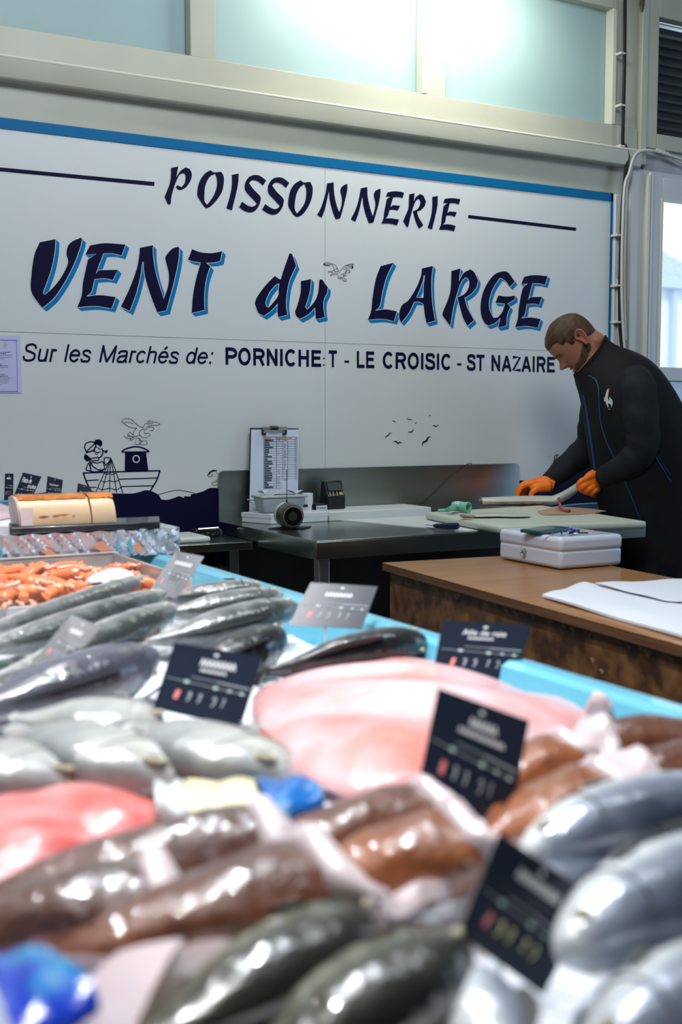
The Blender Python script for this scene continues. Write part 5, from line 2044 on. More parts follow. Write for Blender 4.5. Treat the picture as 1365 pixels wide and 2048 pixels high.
def frame_from(ph, pt, roll):
    x = (ph - pt).normalized()
    y = V(0, 0, 1).cross(x).normalized()
    z = x.cross(y)
    m = Matrix((x, y, z)).transposed()
    return m @ Matrix.Rotation(math.radians(roll), 3, 'X')


def fish(name, cat, label, ph, pt, h, w, mat, finmat, roll=60, bend=.03, group=None, fins=True):
    """whole fish, snout at ph, tail tip at pt; h half height, w half width; roll turns it on its side"""
    L = (ph - pt).length
    root = thing(name, (ph + pt) / 2, label, cat, group)
    R3 = frame_from(ph, pt, roll)
    root.rotation_euler = R3.to_euler()
    bpy.context.view_layer.update()

    def child(mb, nm, m_, par=root, sm=60, sub=0):
        me_ = bpy.data.meshes.new(nm)
        me_.from_pydata(mb.v, [], mb.f)
        bm = bmesh.new()
        bm.from_mesh(me_)
        bmesh.ops.recalc_face_normals(bm, faces=bm.faces)
        bm.to_mesh(me_)
        bm.free()
        me_.materials.append(m_)
        smooth_by_angle(me_, sm)
        o = bpy.data.objects.new(nm, me_)
        COL.objects.link(o)
        o.parent = par
        if sub:
            s_ = o.modifiers.new('sub', 'SUBSURF')
            s_.levels = s_.render_levels = sub
        return o
    cy = lambda t: bend * L * math.sin(math.pi * t) * 0 + bend * L * (4 * (t - .5) ** 2 - .5)
    mb = MB()
    rings = []
    NN = 40
    for i in range(NN + 1):
        t = .95 * (i / NN)
        hh = h * interp(HPROF, t)
        ww = w * interp(HPROF, t) ** .8 * (1 if t < .6 else 1 - (t - .6) * 1.3)
        x = L / 2 - t * L
        rings.append([V(x, cy(t) + ww * math.cos(a), hh * math.sin(a) - .06 * h * (1 - abs(2 * t - .8))) for a in [2 * math.pi * k / 26 for k in range(26)]])
    mb.rings(rings)
    child(mb, 'fish_body', mat)
    if not fins:
        return root
    # tail fin
    mb = MB()
    x = L / 2 - .93 * L
    c = cy(.95)
    out = [(0, .20), (-.035 * L, .30), (-.085 * L, .95), (-.10 * L, 1.0), (-.075 * L, .4), (-.06 * L, 0), (-.075 * L, -.4), (-.10 * L, -1.0), (-.085 * L, -.95), (-.035 * L, -.30), (0, -.20)]
    a = [V(x + dx, c + .0015, zz * h * .95) for dx, zz in out]
    b_ = [V(x + dx, c - .0015, zz * h * .95) for dx, zz in out]
    n = len(out)
    tris = tessellate_polygon([[V(p.x, p.z, 0) for p in a]])
    mb.add(a + b_, [tuple(t) for t in tris] + [tuple(i + n for i in reversed(t)) for t in tris] + [(i, (i + 1) % n, (i + 1) % n + n, i + n) for i in range(n)])
    child(mb, 'tail_fin', finmat)

    def fin(nm, t0, t1, hgt, side):
        mb = MB()
        rg = []
        for i in range(9):
            u = i / 8
            t = t0 + (t1 - t0) * u
            zb = side * h * interp(HPROF, t) * .96 - .06 * h
            zt_ = zb + side * hgt * math.sin(math.pi * min(1, .15 + u * .85)) ** .7
            xx = L / 2 - t * L
            rg.append([V(xx, cy(t) - .0022, zb), V(xx, cy(t) + .0022, zb), V(xx - .01 * u, cy(t) + .0006, zt_), V(xx - .01 * u, cy(t) - .0006, zt_)])
        mb.rings(rg)
        child(mb, nm, finmat)
    fin('dorsal_fin', .32, .72, h * .38, 1)
    fin('anal_fin', .60, .80, h * .30, -1)
    for s in (1, -1):
        mb = MB()
        e = V(L / 2 - .075 * L, cy(.075) + s * w * interp(HPROF, .075) ** .8 * .86, h * .12)
        for rr, nm, mt, dy in ((.16, 'eye', M_eyer, 0),):
            mb.rings([ringat(e + V(0, s * d, 0), V(0, 1, 0), r_ * h * .17, 14) for d, r_ in ((-.003, 1), (.0008, 1), (.002, .75))])
            eo = child(mb, 'eye', mt)
            mb = MB()
            mb.rings([ringat(e + V(0, s * d, 0), V(0, 1, 0), r_ * h * .10, 12) for d, r_ in ((.0, 1), (.0026, .9), (.0034, .4))])
            child(mb, 'pupil', M_eye, eo)
        # pectoral fin
        mb = MB()
        y = s * (w * .93)
        p0 = V(L / 2 - .24 * L, cy(.24) + y, -.15 * h)
        pts = [p0, p0 + V(-.02 * L, s * .004, .10 * h), p0 + V(-.11 * L, s * .006, -.05 * h), p0 + V(-.10 * L, s * .006, -.35 * h), p0 + V(-.02 * L, s * .004, -.2 * h)]
        mb.add(pts + [p - V(0, s * .0015, 0) for p in pts], [(0, 1, 2, 3, 4), (9, 8, 7, 6, 5)] + [(i, (i + 1) % 5, (i + 1) % 5 + 5, i + 5) for i in range(5)])
        child(mb, 'pectoral_fin', finmat)
        # gill cover edge
        mb = MB()
        q = []
        for k in range(9):
            a_ = math.radians(-62 + 124 * k / 8)
            t = .185 + .02 * math.cos(a_)
            q.append(V(L / 2 - t * L, cy(t) + s * w * interp(HPROF, t) ** .8 * math.cos(a_) * 1.0, h * interp(HPROF, t) * math.sin(a_) - .05 * h))
        mb.tube(q, .0016, 5)
        child(mb, 'gill_edge', finmat)
    return root


M_grey = ramp_mat('grey_green_fish', [(0, (.74, .73, .70)), (.50, (.54, .52, .49)), (.68, (.14, .15, .15)), (.95, (.025, .03, .03))], h=.042, namt=.2, rough=.3, nscale=30)
M_grey2 = ramp_mat('blue_grey_fish', [(0, (.30, .28, .32)), (.4, (.17, .17, .21)), (.65, (.09, .09, .12)), (1, (.02, .02, .03))], h=.07, namt=.16, rough=.28, coat=.6)
M_darkf = ramp_mat('dark_bass', [(0, (.46, .44, .36)), (.35, (.17, .18, .12)), (.6, (.035, .035, .025)), (1, (.008, .009, .008))], h=.045, namt=.2, rough=.3, bump=(50, .9, .004), coat=1.0, coat_rough=.03)
M_silver = ramp_mat('silver_fish', [(0, (.84, .86, .87)), (.55, (.64, .68, .71)), (.72, (.24, .28, .35)), (.95, (.045, .06, .09))], h=.052, namt=.2, rough=.3, metal=.25, bump=(60, .8, .003))
M_black2 = ramp_mat('black_fish', [(0, (.10, .095, .09)), (.5, (.035, .035, .036)), (1, (.010, .011, .013))], h=.05, namt=.2, rough=.3, coat=.6)
M_mack = ramp_mat('mackerel', [(0, (.5, .5, .48)), (.5, (.2, .24, .2)), (.65, (.03, .07, .05)), (1, (.01, .03, .025))], h=.03, namt=.1, rough=.2)
M_fin = pm('dark_fin', (.04, .042, .04), .4, coat=.4)
M_finL = pm('pale_fin', (.25, .25, .25), .4, coat=.4)


def fp(px, py, z):
    return onz(px, py, z)


# long grey fish, far left, three in a row
fish('grey_pollack', 'fish', 'long thin grey fish lying furthest back in the left group, next to the langoustines', fp(300, 1162, .955), fp(-120, 1285, .925), .036, .03, M_grey, M_fin, 74)
fish('grey_pollack', 'fish', 'middle one of the three long grey fish in the left group', fp(334, 1193, .955), fp(-140, 1325, .92), .042, .034, M_grey, M_fin, 74)
fish('grey_pollack', 'fish', 'long grey fish with the bright pale belly, nearest of the left group', fp(355, 1222, .955), fp(-60, 1378, .915), .046, .038, M_grey, M_fin, 74)
fish('grey_pollack', 'fish', 'grey fish furthest back in the right group by the blue tray rim', fp(530, 1178, .945), fp(300, 1200, .93), .034, .03, M_grey, M_fin, 74)
fish('grey_pollack', 'fish', 'middle grey fish of the right group behind the pink bellied one', fp(568, 1192, .95), fp(300, 1232, .93), .036, .032, M_grey, M_fin, 74)
fish('grey_pollack', 'fish', 'large grey fish with a pinkish belly patch, nearest of the right group', fp(598, 1215, .955), fp(270, 1292, .92), .046, .038, M_grey, M_fin, 74)
fish('small_dark_fish', 'fish', 'small green-backed fish at the left edge behind the big slate-grey fish', fp(104, 1338, .92), fp(-130, 1352, .91), .022, .018, M_mack, M_fin, 60)
fish('small_brown_fish', 'fish', 'small brown fish at the left edge, nose under the green-backed fish', fp(34, 1380, .93), fp(-160, 1400, .915), .028, .022, M_darkf, M_fin, 60)
fish('slate_grey_fish', 'fish', 'big slate-grey fish lying alone on the ice at the left', fp(318, 1318, .945), fp(-150, 1455, .925), .066, .05, M_grey2, M_fin, 66)
fish('black_fish', 'fish', 'black fish behind the upright dark price card left of centre', fp(572, 1272, .945), fp(330, 1370, .91), .050, .042, M_black2, M_fin, 55)
fish('black_fish', 'fish', 'large black fish lying behind the pink skate wing', fp(856, 1284, .945), fp(520, 1350, .91), .056, .040, M_black2, M_fin, 50)

# silver breams in a pile --------------------------------------------
M_bream = ramp_mat('silver_bream', [(0, (.58, .58, .54)), (.5, (.46, .46, .43)), (.8, (.26, .27, .27)), (1, (.10, .11, .12))], h=.10, namt=.28, rough=.3, metal=.1, bump=(55, .7, .003), nscale=16)
for lab, a, b, hz_, w_, ang in [('silver bream lying highest, at the back of the pile', (330, 1452), (10, 1438), .082, .034, 80), ('silver bream at the right end of the pile beside the skate wing', (560, 1560), (250, 1452), .088, .040, 76),
                            ('large silver bream in the middle of the pile, its head against the yellow packet', (340, 1572), (20, 1462), .094, .044, 74), ('silver bream at the left edge of the pile', (160, 1585), (-210, 1505), .094, .042, 72)]:
    fish('silver_bream', 'fish', lab, fp(*a, .945), fp(*b, .955), hz_, w_, M_bream, M_finL, ang)

# bottom dark bass and silver fish at right
fish('dark_bass', 'fish', 'dark green-black fish at the bottom, nose pointing to the white ice gap', fp(760, 1842, .945), fp(220, 2130, .935), .046, .038, M_darkf, M_fin, 74)
fish('dark_bass', 'fish', 'dark fish with a reddish belly at the bottom, left of the nearest price card', fp(935, 1900, .945), fp(430, 2190, .925), .048, .038, M_darkf, M_fin, 76)
fish('silver_mackerel', 'fish', 'silver fish at the right, behind the larger silver one', fp(1040, 1702, .95), fp(1620, 1590, .945), .052, .042, M_silver, M_fin, -72)
fish('silver_mackerel', 'fish', 'large bright silver fish at the right edge, beside the nearest price card', fp(1115, 1895, .955), fp(1640, 1680, .95), .050, .040, M_silver, M_fin, -75)
fish('silver_mackerel', 'fish', 'silver fish at the bottom right corner, nearest to the viewer', fp(1180, 2120, .945), fp(1650, 1890, .945), .042, .036, M_silver, M_fin, -68)
fish('silver_mackerel', 'fish', 'pale silver fish sticking out under the foot of the nearest price card', fp(925, 1960, .925), fp(1010, 2190, .92), .034, .028, M_silver, M_fin, 60)

# squid / cuttlefish -----------------------------------------------------
M_squid = ramp_mat('brown_squid_skin', [(0, (.28, .13, .09)), (.45, (.20, .065, .03)), (.75, (.11, .035, .016)), (1, (.07, .025, .015))], h=.04, namt=.35, nscale=22, rough=.45, coat=1.0, bump=(58, 1.0, .004), spots=(40, (.30, .20, .18), .60, .80), coat_rough=.02)
M_squid2 = ramp_mat('orange_brown_squid_skin', [(0, (.34, .17, .10)), (.45, (.30, .095, .028)), (.75, (.22, .065, .018)), (1, (.16, .05, .02))], h=.04, namt=.35, nscale=20, rough=.45, coat=1.0, bump=(52, 1.0, .004), spots=(50, (.10, .035, .02), .58, .78), coat_rough=.02)
M_sq_dark = ramp_mat('grey_brown_squid_skin', [(0, (.26, .16, .13)), (.45, (.15, .065, .045)), (.75, (.085, .038, .028)), (1, (.05, .025, .02))], h=.04, namt=.35, nscale=24, rough=.45, coat=1.0, bump=(58, 1.0, .004), spots=(45, (.30, .24, .25), .56, .80), coat_rough=.02)
M_flesh = pm('white_squid_flesh', (.52, .43, .45), .35, coat=.6, noise=(10, (.60, .54, .56), .3, .7), bump=(35, .4, .005), sss=.3)
QP = [(0, .78), (.08, .92), (.2, 1.0), (.4, .98), (.6, .82), (.8, .52), (.92, .28), (1, .06)]


def local_mesh(root, mb, nm, m_, sm=70):
    me_ = bpy.data.meshes.new(nm)
    me_.from_pydata(mb.v, [], mb.f)
    bm = bmesh.new()
    bm.from_mesh(me_)
    bmesh.ops.recalc_face_normals(bm, faces=bm.faces)
    bm.to_mesh(me_)
    bm.free()
    me_.materials.append(m_)
    smooth_by_angle(me_, sm)
    o = bpy.data.objects.new(nm, me_)
    COL.objects.link(o)
    o.parent = root
    return o


def squid(label, po, pt, r, mat, flap=1.0, seed=0):
    """squid body, open mouth end at po, tip at pt"""
    random.seed(seed)
    L = (po - pt).length
    root = thing('squid', (po + pt) / 2, label, 'squid')
    root.rotation_euler = frame_from(po, pt, 0).to_euler()
    mb = MB()
    n = 28
    rings = []
    for i in range(31):
        t = i / 30
        rr = r * interp(QP, t)
        cy_ = .02 * L * math.sin(3 * t + seed)
        rings.append([V(L / 2 - t * L, cy_ + rr * math.cos(a) * (1.12 + .05 * math.sin(5 * a + 9 * t + seed)), rr * math.sin(a) * (.82 + .05 * math.sin(3 * a - 11 * t))) for a in [2 * math.pi * k / n for k in range(n)]])
    mb.rings(rings)
    local_mesh(root, mb, 'mantle', mat)
    # fins near the tip: soft pale frills each side
    for s in (1, -1):
        mb = MB()
        rg = []
        for i in range(13):
            u = i / 12
            t = .30 + .66 * u
            rr = r * interp(QP, t)
            wd_ = r * .62 * math.sin(math.pi * min(1, u * .9 + .08)) ** .8
            xx = L / 2 - t * L
            yy = s * rr * 1.0
            zz = -.15 * r + .10 * r * math.sin(u * 12 + seed)
            rg.append([V(xx, yy, zz + .003), V(xx, yy + s * wd_ * .6, zz + .004 + .12 * r), V(xx, yy + s * wd_, zz - .1 * r), V(xx, yy + s * wd_ * .6, zz - .004), V(xx, yy, zz - .004)])
        mb.rings(rg)
        local_mesh(root, mb, 'fin', M_flesh if s * flap > 0 else mat)
    # white flesh and skirt at the open end
    mb = MB()
    rg = []
    for j, (dx, sy_, sz_, pw, dz) in enumerate([(-.55, .90, .70, .0, 0), (-.30, 1.16, .95, .10, 0), (.0, 1.28, .86, .16, -.02), (.25, 1.18, .62, .20, -.08), (.50, 1.0, .40, .22, -.20), (.72, .70, .24, .18, -.30), (.85, .30, .10, .08, -.36)]):
        rg.append([V(L / 2 + dx * r + pw * r * math.sin(3 * a + seed + j * .4) * abs(math.cos(a)), sy_ * r * math.cos(a) * (1 + .10 * math.sin(4 * a + seed)), dz * r + sz_ * r * math.sin(a) * (1 + .10 * math.sin(5 * a + j * .7))) for a in [2 * math.pi * k / 30 for k in range(30)]])
    mb.rings(rg)
    local_mesh(root, mb, 'flesh_end', M_flesh)
    return root


squid('squid with purplish-brown skin, furthest back along the big pink skate wing', fp(868, 1618, .955), fp(430, 1745, .945), .034, M_squid, -1, 1)
squid('long brown squid reaching to the left edge, white flesh end over the yellow packet', fp(545, 1672, .965), fp(-60, 1790, .95), .036, M_sq_dark, 1, 2)
squid('large brown squid in the left foreground with sparkling wet skin', fp(655, 1752, .965), fp(90, 1925, .95), .042, M_squid, -1, 3)
squid('squid at the left edge below the pink fillet, partly under the large brown one', fp(330, 1795, .945), fp(-150, 1865, .945), .040, M_sq_dark, 1, 4)
squid('short orange-brown squid in the centre behind the gap of white ice', fp(940, 1690, .955), fp(610, 1775, .94), .043, M_squid2, -1, 5)
squid('small brown squid just right of the central dark price card', fp(1140, 1512, .955), fp(960, 1580, .945), .034, M_squid2, 1, 6)
squid('brown squid lying right of the central price card, in front of the small one', fp(1215, 1580, .955), fp(965, 1680, .945), .036, M_squid2, -1, 7)
squid('brown squid at the right edge against the blue tray rim', fp(1185, 1490, .955), fp(1500, 1470, .95), .036, M_squid, 1, 8)
squid('brown squid at the right edge in front of the one by the rim', fp(1260, 1560, .955), fp(1560, 1500, .955), .034, M_squid, -1, 9)

# big pink pieces -----------------------------------------------------------
M_pink = pm('pink_skate_flesh', (.57, .39, .41), .35, coat=.5, noise=(6.5, (.55, .18, .15), .44, .70, 3), bump=(60, .5, .003), sss=.15)
M_pink2 = pm('salmon_pink_flesh', (.60, .24, .24), .35, coat=.5, noise=(12, (.52, .09, .08), .42, .66, 2), bump=(50, .5, .004), sss=.12, stretch=(1, 3, 1))


def slab_shape(name, outline, z, h, mat, label, cat, power=2.2, ridges=0.0, rs=20, tilt=None, group=None):
    P = [Vector((p.x, p.y)) for p in [onz(a, b, z) for a, b in outline]]
    P = smooth_contour([(p.x, p.y) for p in P], 5, 60)
    c = sum(P, Vector((0, 0))) / len(P)
    n = len(P)
    NR = 26
    top, bot = [], []
    for i in range(NR + 1):
        f_ = i / NR
        rt, rb = [], []
        for p in P:
            q = c + (p - c) * f_
            e = (1 - f_ ** power)
            zz = z + .004 + h * e ** .6
            if ridges:
                zz += ridges * math.sin(rs * (q.x + .5 * q.y) + 3 * math.sin(7 * q.y)) * e ** .5
            if tilt:
                zz += max(0, (q - c).dot(Vector(tilt))) * (e ** .35)
            rt.append(V(q.x, q.y, zz))
            rb.append(V(q.x, q.y, z))
        top.append(rt)
        bot.append(rb)
    mb = MB()
    mb.rings([top[i] for i in range(1, NR + 1)] + [bot[NR]], cap=True)
    o = mb.build(name, mat, None, smooth=70)
    return tag(o, label, cat, group)


slab_shape('skate_wing', [(505, 1400), (560, 1375), (650, 1345), (760, 1330), (880, 1345), (1000, 1385), (1090, 1415), (1190, 1430), (1222, 1450), (1190, 1480), (1080, 1510), (960, 1545), (830, 1590), (700, 1600), (600, 1555), (520, 1480)],
           .90, .048, M_pink, 'large skinned pink skate wing lying across the middle of the stall', 'skate wing', 2.0, .006, 26)
slab_shape('pink_fillet', [(-160, 1610), (0, 1605), (180, 1610), (300, 1628), (372, 1650), (300, 1700), (180, 1735), (60, 1790), (-120, 1830)], .925, .034, M_pink2, 'flaky salmon-pink fillet at the left edge below the silver breams', 'fish fillet', 2.4, .004, 60)
slab_shape('pale_fish_flank', [(120, 2060), (200, 1965), (330, 1885), (480, 1810), (600, 1755), (690, 1750), (640, 1835), (480, 1930), (330, 2040), (250, 2130)], .925, .036, M_flesh, 'pale pinkish slab of squid flesh lying left of the dark bottom fish', 'squid flesh', 2.4, .003, 40)
slab_shape('red_gill_piece', [(480, 1465), (510, 1470), (550, 1500), (575, 1540), (540, 1530), (495, 1500)], .925, .02, pm('red_flesh2', (.35, .03, .02), .3, coat=.8), 'dark red strip of flesh at the left corner of the skate wing', 'fish scrap')
mb = MB()
pe_ = [fp(1180, 1425, .945), fp(1195, 1400, .965), fp(1215, 1425, .95), fp(1225, 1455, .93)]
mb.tube(crom(pe_, 4), [.008] * 4 + [.012] * 4 + [.008] * 4 + [.004], 8)
tag(mb.build('skate_scrap', M_flesh), 'translucent pale scrap at the right tip of the skate wing', 'fish scrap')

# yellow and blue packet ------------------------------------------------------
M_pky = pm('cream_yellow_packet', (.78, .68, .36), .25, coat=.9, noise=(9, (.72, .72, .55), .35, .7), bump=(25, .4, .004))
M_pkb = pm('blue_packet', (.01, .12, .42), .2, coat=1, noise=(26, (.25, .5, .45), .52, .7), bump=(25, .4, .004))
M_pkw = pm('clear_white_film', (.70, .74, .76), .15, coat=1, noise=(12, (.6, .66, .68), .35, .7), bump=(30, .8, .006))


def packet(label, parts, z, nm='sachet'):
    root = thing(nm, onz(*parts[0][0][0], z), label, 'packet')
    for outline, mat, pn in parts:
        P4 = [onz(a, b, z) for a, b in outline]
        rows, rows2 = [], []
        N_ = 14
        for i in range(N_ + 1):
            u = i / N_
            r1, r2 = [], []
            for j in range(N_ + 1):
                v = j / N_
                p = (P4[0] * (1 - u) + P4[1] * u) * (1 - v) + (P4[3] * (1 - u) + P4[2] * u) * v
                e = (math.sin(math.pi * v) ** .5) * (.012 + .003 * math.sin(9 * u + 5 * v))
                r1.append(p + V(0, 0, e + .004))
                r2.append(p - V(0, 0, .003))
            rows.append(r1 + list(reversed(r2)))
        mb = MB()
        mb.rings(rows)
        mb.build(pn, mat, root, smooth=60)
    return root


packet('flat plastic sachet, cream yellow with a blue end, lying between the breams and the squid',
       [([(368, 1575), (505, 1572), (520, 1640), (380, 1650)], M_pky, 'yellow_panel'), ([(505, 1570), (608, 1568), (650, 1612), (540, 1650)], M_pkb, 'blue_panel'), ([(308, 1580), (366, 1575), (378, 1650), (312, 1625)], M_pkw, 'clear_end')], .955)
packet('bright blue plastic packet at the bottom left corner', [([(-60, 1930), (70, 1905), (200, 2015), (40, 2120)], pm('deep_blue_packet', (.004, .035, .42), .2, coat=1, noise=(16, (.02, .20, .45), .55, .7), bump=(22, .5, .004)), 'blue_film')], .955, 'blue_packet')

# price cards ---------------------------------------------------------------
M_card = pm('slate_black_card', (.012, .018, .034), .27, spec=.42, noise=(6, (.016, .022, .038), .3, .7))
M_chalk = pm('white_marker', (.72, .74, .76), .6)
M_chalk2 = pm('grey_marker', (.28, .31, .34), .6)
M_redm = pm('pink_marker', (.75, .22, .22), .6)
M_grnm = pm('pale_green_mark', (.45, .62, .58), .6)
M_spike = pm('clear_spike', (.5, .52, .54), .2)
M_yel = pm('yellow_marker', (.62, .60, .30), .6)


def card(label, corners, depth, top_depth, words, style=0, foot=None, spike=.03):
    """upright label; corners TL TR BR BL in picture coordinates at their own distance"""
    tl, tr, br, bl_ = corners
    Pc = [atd(*tl, top_depth), atd(*tr, top_depth), atd(*br, depth), atd(*bl_, depth)]
    root = thing('price_card', (Pc[2] + Pc[3]) / 2, label, 'price card', 'slate price cards on the fish stall')
    f, n = qmap(*Pc)
    o_ = slab4('card', *Pc, .0012, M_card, root)
    # spike into the ice
    m_ = (Pc[2] + Pc[3]) / 2
    dn = (Pc[3] - Pc[0]).normalized()
    mb = MB()
    mb.tube([m_ - n * .0045 - dn * .03, m_ - n * .0045 + dn * .0, V(m_.x, m_.y, min(m_.z - .01, IZ - .01))], .0022, 6)
    mb.build('card_spike', M_spike, root)
    fl_ = lambda u, v, l=.0006: f(u, v) + n * l
    g_ = lambda u, v: fl_(u, v)

    def dots(nm, L_, mat, r_=.022):
        mb = MB()
        for u, v, rr in L_:
            mb.add([fl_(u + rr * math.cos(a), v + rr * .72 * math.sin(a)) for a in [2 * math.pi * k / 12 for k in range(12)]], [tuple(range(12))])
        flat_build(mb, nm, mat, root)
    # printed furniture: hole, guide line with beads, figure row
    mb = MB()
    ribbon(mb, [(.04, .52), (.96, .56)], .010, g_)
    ribbon(mb, [(.60, .46), (.97, .475)], .022, g_)
    ribbon(mb, [(.30, .45), (.62, .46)], .010, g_)
    flat_build(mb, 'printed_line', M_chalk2, root)
    dots('printed_bead', [(.27, .53, .032), (.60, .545, .032), (.76, .55, .024), (.90, .556, .026)], M_grnm)
    dots('hanging_hole', [(.5, .09, .028)], M_chalk)
    fg = MB()
    for k, u in enumerate((.34, .46, .62, .73)):
        e_ = .01 * math.sin(k * 2.3 + tl[0])
        ribbon(fg, curve2([(u - .01, .70 + e_), (u + .012, .67), (u + .012 + e_, .74), (u - .005, .80 + e_)], 3), .028 - .004 * k, g_)
    flat_build(fg, 'price_figures', M_yel if style == 2 else M_chalk2, root)
    mb = MB()
    ribbon(mb, [(.215, .67), (.20, .80)], .05, g_)
    flat_build(mb, 'price_mark', M_redm, root)
    if words:
        for (tx, u0, u1, vb, vt) in words:
            mb = MB()
            if tx == '~':
                uu = u0
                while uu < u1:
                    ribbon(mb, curve2([(uu, vb), (uu + .012, vt), (uu + .03, vb + (vt - vb) * .3), (uu + .036, vb)], 2), .016, g_)
                    uu += .05
            else:
                text_fit(mb, tx, lambda u, v: fl_(u, vb + (v - 0) * (vt - vb)), u0, u1, 0, 1, .012)
            flat_build(mb, 'name_lettering', M_chalk, root)
    return root


card('grey glinting price card in front of the steel bench corner', [(352, 1102), (409, 1113), (352, 1198), (299, 1180)], 2.33, 2.378, [('~', .22, .8, .30, .2)])
card('slate price card tilted strongly to the right on the left group of grey fish', [(142, 1229), (203, 1253), (124, 1348), (66, 1322)], 1.70, 1.755, [('~', .3, .7, .30, .2)])
card('large dark price card standing behind the silver breams', [(349, 1285), (526, 1313), (481, 1456), (306, 1416)], 1.52, 1.55, [('~', .36, .72, .27, .16), ('~', .38, .66, .35, .31)])
card('shiny price card standing at the back by the blue rim, beside the grey fish', [(622, 1165), (756, 1173), (724, 1258), (578, 1250)], 2.0, 2.046, [('~', .3, .7, .3, .2)])
card('price card reading Aile de raie, standing behind the skate wing', [(886, 1240), (1063, 1250), (1032, 1362), (866, 1350)], 1.72, 1.75, [('Aile de raie', .25, .75, .24, .15), ('~', .33, .62, .32, .28)])
card('tall dark price card in the centre foreground, between the skate wing and the brown squid', [(877, 1375), (1060, 1441), (1018, 1668), (837, 1568)], 1.09, 1.118, [('~', .40, .68, .25, .16), ('~', .30, .80, .34, .29)])
card('nearest price card, steeply tilted with yellowish figures, at the lower right', [(1000, 1665), (1187, 1792), (1088, 1992), (918, 1868)], .84, .858, [('~', .3, .75, .26, .16)], 2)
rc_ = bpy.data.objects.get('price_card.005')

# crate of langoustines ------------------------------------------------------
LA, LB = fp(-200, 1215, .90), fp(300, 1150, .90)
M_clear = pm('clear_plastic_tray', (.62, .64, .64), .12, coat=.6, trans=.25, noise=(8, (.5, .52, .52), .35, .7), bump=(14, .4, .006))
tr_ = thing('clear_tray', V(.75, -1.35, .89), 'clear plastic tray with grey sides holding the orange langoustines', 'tray')
xa, xb, ya, yb_ = .20, .93, -1.80, -1.27
mb = MB()
zt_ = .968
for (x0_, y0__, x1_, y1__) in ((xa, yb_, xb, yb_ + .006), (xa, ya, xa + .006, yb_), (xb - .006, ya, xb, yb_)):
    mb.box((x0_, y0__, .90), (x1_, y1__, zt_))
mb.box((xa, ya, .897), (xb, yb_ + .006, .902))
mb.box((xa, ya, .90), (xb, ya + .006, .935))
mb.box((xa - .01, yb_ - .002, zt_ - .004), (xb + .01, yb_ + .014, zt_ + .002))
mb.build('tray_wall', M_clear, tr_, bevel=.002)
M_lang = pm('orange_shell', (.86, .21, .05), .25, coat=.8, noise=(30, (.72, .28, .18), .35, .7), bump=(60, .4, .002))
M_lang2 = pm('pink_shell', (.82, .34, .22), .25, coat=.8, noise=(30, (.85, .5, .4), .35, .7))


def langoustine():
    root = thing('langoustine', (0, 0, 0), 'x', 'langoustine', 'langoustines in the clear tray')
    mb = MB()
    rg = []
    for i in range(15):
        t = i / 14
        r_ = .017 * (1 - .5 * t) * (.35 + .65 * min(1, t * 6 + .2)) * (1 + .08 * math.cos(i * math.pi))
        x = .05 - .095 * t
        z = .012 - .028 * max(0, t - .45) ** 1.3
        rg.append([V(x, r_ * math.cos(a), z + r_ * .85 * math.sin(a)) for a in [2 * math.pi * k / 12 for k in range(12)]])
    mb.rings(rg)
    local_mesh(root, mb, 'shell', M_lang)
    for s in (1, -1):
        mb = MB()
        mb.tube(crom([V(.035, s * .008, .008), V(.048, s * .018, .006), V(.062, s * .012, .004), V(.078, s * .016, .003)], 4), [.003] * 4 + [.0045] * 4 + [.006] * 4 + [.002], 7)
        local_mesh(root, mb, 'claw', M_lang2)
    mb = MB()
    mb.rings([[V(x, w_ * math.cos(a), -.002 + .002 * math.sin(a)) for a in [2 * math.pi * k / 10 for k in range(10)]] for x, w_ in ((-.042, .006), (-.052, .013), (-.063, .012), (-.066, .004))])
    local_mesh(root, mb, 'tail_fan', M_lang)
    return root


random.seed(11)
proto = langoustine()
k = 0
row = 0
cands = []
for i in range(9):
    for j in range(13):
        cands.append((xa + .05 + (xb - xa - .1) * j / 12 + random.uniform(-.015, .015), ya + .05 + (yb_ - ya - .1) * i / 8 + random.uniform(-.015, .015)))
for x, y in cands:
    o = proto if k == 0 else copy_tree(proto)
    o.location = (x, y, .908 + .026 * random.random() + .02 * (1 - abs(2 * (x - xa) / (xb - xa) - 1)))
    o.rotation_euler = (random.uniform(-.9, .9), random.uniform(-.4, .4), random.uniform(0, 6.28))
    o['label'] = 'orange langoustine heaped with others in the clear plastic tray'
    k += 1
slab_shape('ice_slush', [(170, 1168), (200, 1152), (250, 1148), (272, 1158), (240, 1172)], .955, .018, M_ice, 'pale mound of ice behind the langoustines in the tray', 'ice')

# white box, foil covered tray, black board and the loaf -------------------------
M_poly = pm('polystyrene', (.78, .76, .82), .7, noise=(40, (.72, .70, .76), .35, .7))
YB = -1.235
xl_, xr_ = ony(8, 1140, YB).x, ony(126, 1120, YB).x
o = box('polystyrene_box', (xl_, YB, .918), (xr_, YB + .14, .950), M_poly, None, bevel=.004)
tag(o, 'low white polystyrene box under the left end of the foil covered tray', 'box')
o = box('display_shelf', (.35, -1.24, .872), (1.03, -1.07, .917), M_dark, None, bevel=.003)
tag(o, 'dark raised shelf at the back of the fish stall under the polystyrene box', 'shelf')
M_foil = ramp_mat('crumpled_foil', [(0, (.68, .70, .76)), (.5, (.55, .60, .66)), (.8, (.72, .74, .78)), (1, (.6, .62, .68))], h=.05, rough=.16, metal=.55, coat=.8, namt=.4, bump=(24, 1.0, .012), nscale=25)
M_foil2 = pm('foil_side', (.66, .69, .76), .18, .45, coat=.8, noise=(14, (.66, .55, .55), .62, .85, 3), bump=(26, 1.0, .010))
ft = thing('foil_tray', V(.9, -1.2, .951), 'foil and film wrapped tray with orange salmon showing through its side', 'tray')
xL, xR = ony(4, 1100, YB + .0).x, ony(357, 1085, YB).x
